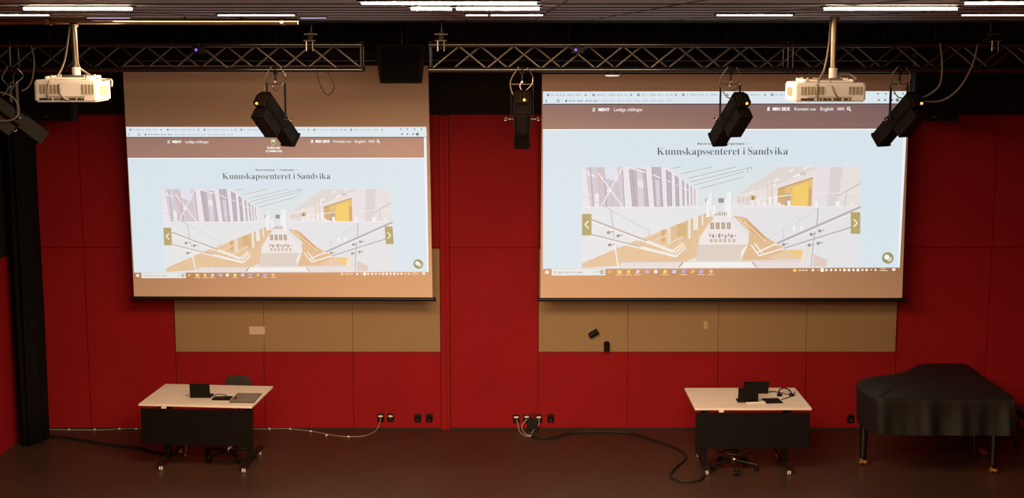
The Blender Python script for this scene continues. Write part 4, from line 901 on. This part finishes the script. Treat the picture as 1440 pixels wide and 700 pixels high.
# ================================================================== DESKS
def desk(fl, fr, bl, br, zt, lab, capx, ins):
    a, b_, c_, d_ = F(*fl, zt), F(*fr, zt), F(*br, zt), F(*bl, zt)
    mid = (a + b_ + c_ + d_) / 4; ex = ((b_ - a) + (c_ - d_)) / 2
    rz = math.atan2(ex.y, ex.x); Wd = ex.length; Dp = (((d_ - a) + (c_ - b_)) / 2).length
    r = thing('lecture_desk', (mid.x, mid.y, 0), lab, 'desk', 'white topped lecture desks', rz)
    m = MB(); m.box((0, 0, zt - 0.0125), (Wd, Dp, 0.025), M_DESK); m.build('desk_top', r, bevel=0.004)
    m = MB(); m.box((0, -Dp / 2 + 0.03, (zt - 0.06 + 0.305) / 2), (Wd - 0.03, 0.018, zt - 0.06 - 0.305), M_BLACK); m.build('modesty_panel', r, bevel=0.003)
    m = MB()
    for s in (-1, 1):
        m.box((s * (Wd / 2 - ins[(s + 1) // 2]), 0, zt - 0.045), (0.05, Dp * 0.8, 0.04), M_BLACKMET)
        m.box((s * (Wd / 2 - ins[(s + 1) // 2]), -Dp / 2 + 0.06, zt - 0.07), (0.04, 0.06, 0.09), M_BLACKMET)
    m.box((0, 0.02, zt - 0.05), (Wd - 0.36, 0.06, 0.03), M_BLACKMET); m.build('top_frame', r)
    for s in (-1, 1):
        x = s * (Wd / 2 - ins[(s + 1) // 2])
        m = MB(); m.box((x, -Dp / 2 + 0.30, 0.40), (0.06, 0.09, 0.66), M_BLACKMET); m.box((x, -Dp / 2 + 0.30, 0.62), (0.075, 0.105, 0.22), M_BLACKMET)
        m.box((x, -Dp / 2 + 0.38, 0.085), (0.06, 0.78, 0.045), M_BLACKMET); leg = m.build('leg', r, bevel=0.004)
        for yy in (-Dp / 2 + 0.02, -Dp / 2 + 0.70):
            m = MB(); m.cyl((x, yy, 0.065), (x, yy, 0.04), 0.012, M_STEEL)
            m.cyl((x - 0.016, yy, 0.027), (x - 0.006, yy, 0.027), 0.027, M_WHITE, n=16); m.cyl((x + 0.006, yy, 0.027), (x + 0.016, yy, 0.027), 0.027, M_WHITE, n=16)
            m.box((x, yy, 0.05), (0.045, 0.03, 0.02), M_STEEL); k = m.build('caster', leg, bevel=0.002); k['label'] = 'pale swivel caster'
    m = MB(); m.box((capx, -Dp / 2 - 0.003, zt - 0.036), (0.055, 0.03, 0.02), M_WHITE); k = m.build('height_switch', r, bevel=0.003); k['label'] = 'small white switch under the desk top edge'
    return r
ZD = 0.78
desk((200.5, 568), (358.5, 571), (227, 539), (380, 543), ZD, 'white topped black lecture desk on the left with grey plate at its corner', -0.36, (0.23, 0.12))
desk((975, 574), (1138.5, 573.5), (964.5, 545), (1121, 545), ZD, 'white topped black lecture desk on the right near the piano', -0.36, (0.15, 0.23))

def lid_laptop(name, pxl, pxr, pyb, lid, tilt, rz, lab, cat, depth, basecol=M_BLACK):
    a, b_ = F(pxl, pyb, ZD), F(pxr, pyb, ZD); Wd = (b_ - a).length
    r = thing(name, ((a + b_) / 2 + Vector((0, 0, 0.0005))), lab, cat, None, rz)
    m = MB(); m.box((0, depth / 2, 0.009), (Wd, depth, 0.016), M_BLACK); m.box((0, depth * 0.42, 0.0175), (Wd * 0.86, depth * 0.5, 0.002), M_BLACKMET); m.build('base', r, bevel=0.004)
    T = R4(rx=math.radians(tilt), loc=(0, -0.002, 0.012))
    m = MB(); m.box((0, 0, lid / 2), (Wd, 0.010, lid), M_BLACK, T); q = m.build('lid', r, bevel=0.004)
    m = MB(); m.box((0, 0.006, lid / 2), (Wd * 0.92, 0.002, lid * 0.88), M_BLACKMET, T); m.build('screen', q)
    m = MB(); m.cyl((-Wd * 0.4, 0, 0.014), (Wd * 0.4, 0, 0.014), 0.007, M_BLACKMET); m.build('hinge', r)
    return r
lid_laptop('laptop', 267.5, 296, 559.5, 0.165, 8, -0.03, 'black open laptop seen from behind on the left desk', 'laptop', 0.15)
lid_laptop('laptop', 1037.5, 1066, 566, 0.165, 4, 0.02, 'small black laptop with upright lid on the right desk, the nearer one', 'laptop', 0.13)
lid_laptop('laptop', 1044, 1080, 553.5, 0.17, 26, 0.0, 'black laptop with tilted lid behind the smaller one on the right desk', 'laptop', 0.18)
def flat(name, px, py, d, rz, mt, lab, cat, extra=None, z=ZD):
    c = F(px, py, z); r = thing(name, c + Vector((0, 0, 0.0005)), lab, cat, None, rz)
    m = MB(); m.box((0, 0, d[2] / 2), d, mt); m.build('body', r, bevel=0.003)
    if extra: extra(r)
    return r
def keys(r):
    m = MB()
    for i in range(8):
        for j in range(4): m.box((-0.08 + i * 0.023, -0.045 + j * 0.03, 0.0165), (0.018, 0.02, 0.004), M_BLACKMET)
    m.build('keypad', r)
flat('tablet_keyboard', 312.5, 560.6, (0.21, 0.15, 0.015), -0.03, M_BLACK, 'small black keyboard tablet lying beside the left desk laptop', 'keyboard', keys)
flat('tablet_keyboard', 1086, 564.2, (0.19, 0.19, 0.015), 0.12, M_BLACK, 'small black keyboard tablet lying at the right of the right desk laptops', 'keyboard', keys)
def slot(r):
    m = MB(); m.box((-0.11, -0.02, 0.0125), (0.02, 0.10, 0.003), M_BLACK); m.build('handle_slot', r)
    m = MB()
    for s in (-1, 1): m.box((0, s * 0.195, 0.0065), (0.285, 0.012, 0.013), M_DARKSTEEL); m.box((s * 0.139, 0, 0.0065), (0.008, 0.39, 0.013), M_DARKSTEEL)
    m.build('rim', r)
flat('cable_hatch', 345.6, 560.3, (0.28, 0.385, 0.010), -0.05, M_GREY, 'flat grey metal plate at the right end of the left desk', 'hatch', slot)
c = F(1061, 565.7, ZD)
m = MB(); m.cyl(c + Vector((-0.11, -0.015, 0.012)), c + Vector((0.11, 0.01, 0.012)), 0.011, M_WHITE, n=12); m.cyl(c + Vector((0.06, 0.015, 0.012)), c + Vector((0.115, 0.015, 0.012)), 0.0115, M_WHITE, n=12)
o = tag(m.build('presentation_pen', origin=c), 'thin white stick lying in front of the nearer laptop on the right desk', 'stick')
o.location += Vector((0, -0.06, 0))
zc_ = ZD + 0.006
cable_obj('desk_cable', [F(x, y, zc_ + h) for x, y, h in ((297, 558, 0), (302, 555, 0.03), (309, 554, 0.05), (317, 555, 0.03), (319, 556.5, 0.01))], 0.005, M_CABLE, 'black cable arching between laptop and keyboard on the left desk')
cable_obj('desk_cable', [F(x, y, zc_ + h) for x, y, h in ((299, 559.5, 0), (304, 557.5, 0.015), (311, 558, 0.012), (314, 559, 0.012))], 0.004, M_GCABLE, 'short grey cable lying before the black arching one on the left desk')
def headset():
    c = F(1104, 555.5, ZD)
    r = thing('headset', c, 'small black headset lying tangled at the right end of the right desk', 'headset')
    m = MB(); m.tube([(-0.075, -0.04, 0.02), (-0.06, 0.05, 0.045), (0.0, 0.10, 0.06), (0.06, 0.06, 0.045), (0.07, -0.03, 0.02)], 0.008, M_BLACK, 8, 8); m.build('headband', r)
    for x in (-0.073, 0.068):
        m = MB(); m.lathe([(0.02, 0), (0.032, 0.006), (0.032, 0.02), (0.022, 0.028)], M_BLACK, 18, R4(loc=(x, -0.04, 0.001))); m.build('ear_cup', r)
    m = MB(); m.tube([(0.068, -0.04, 0.02), (0.10, -0.01, 0.02), (0.13, 0.06, 0.03)], 0.004, M_BLACK, 6, 6); m.build('microphone_boom', r)
    m = MB(); m.tube([F(x, y, zc_) - c for x, y in ((1081, 550.5), (1088, 550.5), (1098, 552), (1106, 554), (1113, 553.5), (1112, 557), (1104, 560), (1099, 561.5))], 0.005, M_CABLE, 8, 6); m.build('cord', r)
headset()

# ================================================================== CHAIRS
def star_base(r, zh, R, n=5, rot=0.2, hub=M_DARKSTEEL):
    m = MB(); m.lathe([(0.045, zh - 0.03), (0.05, zh - 0.01), (0.04, zh + 0.03), (0.028, zh + 0.05)], hub, 18); b_ = m.build('base_hub', r)
    for i in range(n):
        t = rot + 2 * PI * i / n; d = Vector((math.cos(t), math.sin(t), 0))
        m = MB(); m.cyl(d * 0.03 + Vector((0, 0, zh)), d * R + Vector((0, 0, zh - 0.025)), 0.022, M_BLACKMET, 0.014, 10); m.build('base_arm', r)
        p = d * R; e = Vector((-d.y, d.x, 0))
        m = MB(); m.cyl(p + e * 0.006 + Vector((0, 0, 0.028)), p + e * 0.024 + Vector((0, 0, 0.028)), 0.028, M_BLACK, n=14); m.cyl(p - e * 0.024 + Vector((0, 0, 0.028)), p - e * 0.006 + Vector((0, 0, 0.028)), 0.028, M_BLACK, n=14)
        m.cyl(p + Vector((0, 0, 0.03)), p + Vector((0, 0, zh - 0.02)), 0.009, M_DARKSTEEL); m.box(p + Vector((0, 0, 0.056)), (0.05, 0.05, 0.012), M_BLACK); m.build('caster', r)
r = thing('office_chair', (P(321, 600, 16.2).x, 16.2, 0), 'dark office chair tucked behind the left desk, backrest showing above it', 'chair', None, -0.05)
star_base(r, 0.095, 0.30, 5, 0.3, M_STEEL)
m = MB(); m.cyl((0, 0, 0.13), (0, 0, 0.42), 0.025, M_BLACKMET); m.build('gas_lift', r)
def cushion(wx, wy, wz, c, mt, T=None, e=0.35):
    m = MB(); n = 18; vs = []; fs = []
    def sg(v, p): return math.copysign(abs(v) ** p, v)
    for j in range(n + 1):
        ph = -PI / 2 + PI * j / n
        for i in range(2 * n):
            th = PI * i / n
            vs.append((c[0] + wx / 2 * sg(math.cos(ph), e) * sg(math.cos(th), e), c[1] + wy / 2 * sg(math.cos(ph), e) * sg(math.sin(th), e), c[2] + wz / 2 * sg(math.sin(ph), 0.7)))
    for j in range(n):
        for i in range(2 * n): fs.append((j * 2 * n + i, j * 2 * n + (i + 1) % (2 * n), (j + 1) * 2 * n + (i + 1) % (2 * n), (j + 1) * 2 * n + i))
    m.mesh(vs, fs, mt, True, T); return m
cushion(0.44, 0.42, 0.08, (0, 0.02, 0.46), M_SEAT).build('seat', r)
cushion(0.32, 0.05, 0.36, (0, 0.53, 0.675), M_SEAT).build('backrest', r)
m = MB(); m.tube([(0, 0.10, 0.415), (0, 0.40, 0.42), (0, 0.555, 0.47), (0, 0.56, 0.62)], 0.018, M_BLACKMET, 10, 6); m.build('back_bracket', r)
r = thing('drawing_stool', (P(1033, 640, 15.74).x, 15.74, 0), 'dark swivel stool with foot ring and star base tucked under the right desk', 'stool')
star_base(r, 0.10, 0.255, 5, -PI / 2 - 0.05, M_STEEL)
m = MB(); m.cyl((0, 0, 0.13), (0, 0, 0.52), 0.024, M_BLACKMET); m.cyl((0, 0, 0.14), (0, 0, 0.32), 0.032, M_BLACKMET); m.build('gas_lift', r)
m = MB(); m.torus((0, 0, 0.225), (0, 0, 1), 0.20, 0.010, M_BLACKMET, 40)
for i in range(4):
    t = 0.5 + i * PI / 2; m.cyl((0.03 * math.cos(t), 0.03 * math.sin(t), 0.24), (0.20 * math.cos(t), 0.20 * math.sin(t), 0.225), 0.008, M_BLACKMET, n=8)
m.build('foot_ring', r)
m = MB(); m.lathe([(0.05, 0.515), (0.15, 0.52), (0.172, 0.54), (0.172, 0.575), (0.15, 0.59), (0.02, 0.592)], M_SEAT, 28); m.build('seat', r)
r.location.y = 15.75

# ================================================================== GRAND PIANO UNDER A CLOTH
ZPT = 0.95
out = [F(x, y, ZPT) for x, y in ((1240, 561), (1285, 561), (1335, 561), (1385, 561), (1420, 561), (1426, 559.5), (1406, 543.5), (1385, 530), (1368, 517), (1357, 511.5), (1340, 511), (1315, 511), (1294, 512), (1284, 516), (1273, 522), (1254, 526), (1232, 529), (1214, 533), (1205, 538.5), (1205, 545), (1213, 552), (1226, 558))]
L = len(out); ring = []
for i in range(L):
    a, b_, c_, d_ = out[i - 1], out[i], out[(i + 1) % L], out[(i + 2) % L]
    for j in range(8):
        t = j / 8; ring.append(0.5 * ((2 * b_) + (c_ - a) * t + (2 * a - 5 * b_ + 4 * c_ - d_) * t * t + (3 * b_ - a - 3 * c_ + d_) * t ** 3))
N = len(ring); cen = sum(ring, Vector((0, 0, 0))) / N
nrm = []
for i in range(N):
    t = ring[(i + 2) % N] - ring[i - 2]; q = Vector((t.y, -t.x, 0)).normalized(); nrm.append(q)
area2 = sum(ring[i].x * ring[(i + 1) % N].y - ring[(i + 1) % N].x * ring[i].y for i in range(N))
if area2 < 0: nrm = [-q for q in nrm]
s_acc = [0.0]
for i in range(1, N): s_acc.append(s_acc[-1] + (ring[i] - ring[i - 1]).length)
tot = s_acc[-1] + (ring[0] - ring[-1]).length
def fold(i, ph=0.0):
    u = s_acc[i] / tot * 2 * PI
    return 0.5 * math.sin(13 * u + 0.6 + ph) + 0.35 * math.sin(21 * u + 2.0) + 0.25 * math.sin(34 * u + 1.0)
rows_ = [(-0.10, 0.012, 0), (-0.05, 0.008, 0), (-0.012, 0.004, 0.03), (0.0, -0.006, 0.1), (0.006, -0.05, 0.4), (0.012, -0.13, 0.9), (0.018, -0.22, 1.4), (0.026, -0.31, 1.8), (0.034, -0.40, 2.0)]
vs = []
for k, (of, dz, fa) in enumerate(rows_):
    for i in range(N):
        lf = max(0.0, min(1.0, (ring[i].x - F(1203, 545, ZPT).x) / 0.55))
        p = ring[i] + nrm[i] * (of * lf + fa * (0.006 + 0.020 * lf) * (fold(i, 0.12 * k) + 0.3 * lf)) + Vector((0.05 * (1 - lf) * (-dz if dz < 0 else 0), 0, 0)); vs.append((p.x, p.y, ZPT + dz + (0.012 * fold(i, 1.0) if k == len(rows_) - 1 else 0)))
fs = [(k * N + i, (k + 1) * N + i, (k + 1) * N + (i + 1) % N, k * N + (i + 1) % N) for k in range(len(rows_) - 1) for i in range(N)]
m = MB(); m.mesh(vs, fs, M_CLOTH, True)
# top: rings shrinking towards the middle, a soft sag and a lid-fold ridge
tv = []; K = 7
def ztop(x, y):
    d1 = (x - F(1262, 549, ZPT).x) * 0.55 + (y - F(1262, 549, ZPT).y) * 0.3
    return 0.012 + 0.010 * math.exp(-(d1 / 0.035) ** 2) + 0.004 * math.sin(5 * x + 2 * y)
for k in range(K):
    f_ = 1 - k / K
    for i in range(N):
        p0 = Vector(vs[i]); p = Vector((cen.x, cen.y, 0)) .lerp(Vector((p0.x, p0.y, 0)), f_)
        tv.append((p.x, p.y, ZPT + (0.012 if k == 0 else ztop(p.x, p.y))))
tv.append((cen.x, cen.y, ZPT + ztop(cen.x, cen.y)))
fs = [(k * N + i, k * N + (i + 1) % N, (k + 1) * N + (i + 1) % N, (k + 1) * N + i) for k in range(K - 1) for i in range(N)] + [((K - 1) * N + i, (K - 1) * N + (i + 1) % N, K * N) for i in range(N)]
m.mesh(tv, fs, M_CLOTH, True)
m.tube([F(1236, 559.5, ZPT + 0.004), F(1246, 552, ZPT + 0.012), F(1259, 543.5, ZPT + 0.008)], 0.014, M_CLOTH, 8, 6)
tag(m.build('piano_cover', origin=(cen.x, cen.y, ZPT)), 'black cloth cover draped over the grand piano at right', 'cover')
pr = thing('grand_piano', (cen.x, cen.y, 0), 'black grand piano under a cloth with brass casters at the right', 'piano')
m = MB(); m.prism([(ring[i].x - nrm[i].x * 0.035 - cen.x, ring[i].y - nrm[i].y * 0.035 - cen.y) for i in range(0, N, 2)], 0.60, 0.935, M_LACQ); m.build('case', pr)
def pleg(px, py, nm='leg'):
    c = F(px, py, 0.0); x, y = c.x - cen.x, c.y - cen.y
    m = MB()
    prof = [(0.040, 0.075), (0.041, 0.12), (0.044, 0.22), (0.050, 0.45), (0.058, 0.58), (0.058, 0.602)]
    m.lathe(prof, M_LACQ, 20, R4(loc=(x, y, 0))); lg = m.build('leg', pr)
    m = MB(); m.cyl((x, y, 0.055), (x, y, 0.09), 0.026, M_BRASS)
    for s in (-1, 1): m.cyl((x + s * 0.014, y - 0.0, 0.035), (x + s * 0.042, y - 0.0, 0.035), 0.034, M_BRASS, n=20)
    m.cyl((x - 0.02, y, 0.035), (x + 0.02, y, 0.035), 0.012, M_BRASS); k = m.build('caster', lg, bevel=0.003); k['label'] = 'shiny brass double caster'
pleg(1213, 653.5); pleg(1395.5, 665.5); pleg(1340, 612)
c = F(1361, 637.5, 0.03); x, y = c.x - cen.x, c.y - cen.y
m = MB()
for s in (-1, 1): m.cyl((x + 0.06, y + s * 0.06, 0.05), (x + 0.02, y + s * 0.045, 0.61), 0.014, M_LACQ, n=12)
m.box((x + 0.06, y, 0.065), (0.10, 0.26, 0.05), M_LACQ); ly = m.build('pedal_lyre', pr, bevel=0.004)
for s in (-1, 0, 1):
    m = MB(); m.box((x + 0.16, y + s * 0.075, 0.056), (0.11, 0.022, 0.008), M_BRASS); m.build('pedal', ly, bevel=0.003)
# piano bench at the right edge
bx = F(1460, 640, 0)
r = thing('piano_bench', (bx.x, bx.y, 0), 'black piano bench at the right edge of the picture beside the piano', 'bench')
m = MB(); m.box((0, 0, 0.44), (0.36, 0.75, 0.05), M_LACQ); m.build('seat_frame', r, bevel=0.005)
cushion(0.36, 0.75, 0.07, (0, 0, 0.50), M_SEAT, e=0.2).build('seat', r)
for sx_ in (-1, 1):
    for sy_ in (-1, 1):
        m = MB(); m.cyl((sx_ * 0.15, sy_ * 0.34, 0), (sx_ * 0.15, sy_ * 0.34, 0.42), 0.018, M_LACQ, 0.026, 12); m.build('leg', r)

# ================================================================== CABLES ON THE FLOOR
def floor_cable(px, rad, mt, lab, lift=None):
    pts = []
    for q in px:
        x, y = q[:2]; p = F(x, y, rad + 0.001)
        if p.y > YW - 0.03: p = P(x, y, YW - 0.03); p.z = max(p.z, rad + 0.001)
        if len(q) > 2: p.z += q[2]
        pts.append(p)
    return cable_obj('floor_cable', pts, rad, mt, lab)
wc = [(62, 603.2), (90, 604), (140, 604.2), (165, 603), (200, 602.5), (280, 603.5), (370, 603), (405, 602.8), (440, 606.5), (470, 612), (492, 613.8), (512, 612.5), (526, 607.5)]
c1 = floor_cable(wc, 0.004, M_WCABLE, 'long white cable with small clips along the foot of the left wall')
last = F(526, 607.5, 0.007)
m = MB(); m.tube([last, P(531, 602, YW - 0.06), P(534, 594, YW - 0.05), P(535.5, 587, YW - 0.042)], 0.004, M_WCABLE, 8, 6)
m.build('cable_end', c1, origin=c1.location)
for (x, y) in ((97, 603.8), (133, 603.9), (168, 602.7), (192, 602.2), (379, 602.6), (408, 602.6), (437, 606.2), (459, 611.8), (490, 613.8)):
    p = F(x, y, 0.012); p.y = min(p.y, YW - 0.03)
    m = MB(); m.lathe([(0.006, -0.011), (0.014, -0.006), (0.016, 0), (0.012, 0.009), (0.004, 0.012)], M_WHITE, 12, Matrix.Translation(p)); m.build('cable_clip', c1, origin=c1.location)
floor_cable([(64, 611.5), (100, 615.5), (130, 621), (155, 624.5), (180, 627), (200, 630), (220, 635.5), (240, 637), (252, 633), (256, 622, 0.08), (257, 612, 0.25)], 0.016, M_CABLE, 'thick black cable crossing the floor to the left desk')
floor_cable([(260, 641), (261.5, 636, 0.02), (263, 628, 0.08), (265, 618, 0.2)], 0.007, M_WCABLE, 'short white cable end hanging under the left desk')
floor_cable([(748, 613), (765, 615.5), (785, 613), (800, 608.5), (830, 607), (865, 607.2), (890, 609.5), (915, 617), (945, 627), (962, 637), (964, 645), (950, 657), (942, 668), (950, 674), (968, 677), (985, 674), (991, 666, 0.02), (992, 655, 0.06), (992, 643, 0.2)], 0.014, M_CABLE, 'thick black cable snaking from the wall sockets to the right desk')
def wall_lead(pts, lab):
    q = []
    for x, y, on in pts: q.append(P(x, y, YW - on) if on < 0.2 else F(x, y, 0.008))
    cable_obj('wall_lead', q, 0.0065, M_WCABLE, lab)
wall_lead([(727, 590, 0.045), (729, 600, 0.05), (731, 607, 1), (738, 612, 1), (747, 613.3, 1)], 'white lead curving from the first socket of the middle cluster')
wall_lead([(741, 589, 0.045), (735, 597, 0.05), (734, 602, 0.06), (738, 609, 1), (746, 612.6, 1)], 'white lead curving from the second socket of the middle cluster')
wall_lead([(758, 589, 0.045), (757.5, 597, 0.05), (752, 603, 0.06), (748, 608, 1), (747, 612, 1)], 'white lead curving from the third socket of the middle cluster')
c = F(749, 606, 0)
r = thing('power_adapter', (c.x, YW - 0.08, 0.0), 'black adapter box leaning on the wall below the middle sockets', 'adapter')
m = MB(); m.box((0, 0.02, 0.075), (0.13, 0.05, 0.15), M_BLACK, R4(rx=-0.12)); m.build('body', r, bevel=0.008)
m = MB(); m.tube([(0.0, -0.0, 0.14), (-0.02, -0.01, 0.19), (0.02, 0.03, 0.23)], 0.007, M_CABLE, 8, 6); m.build('cord', r)
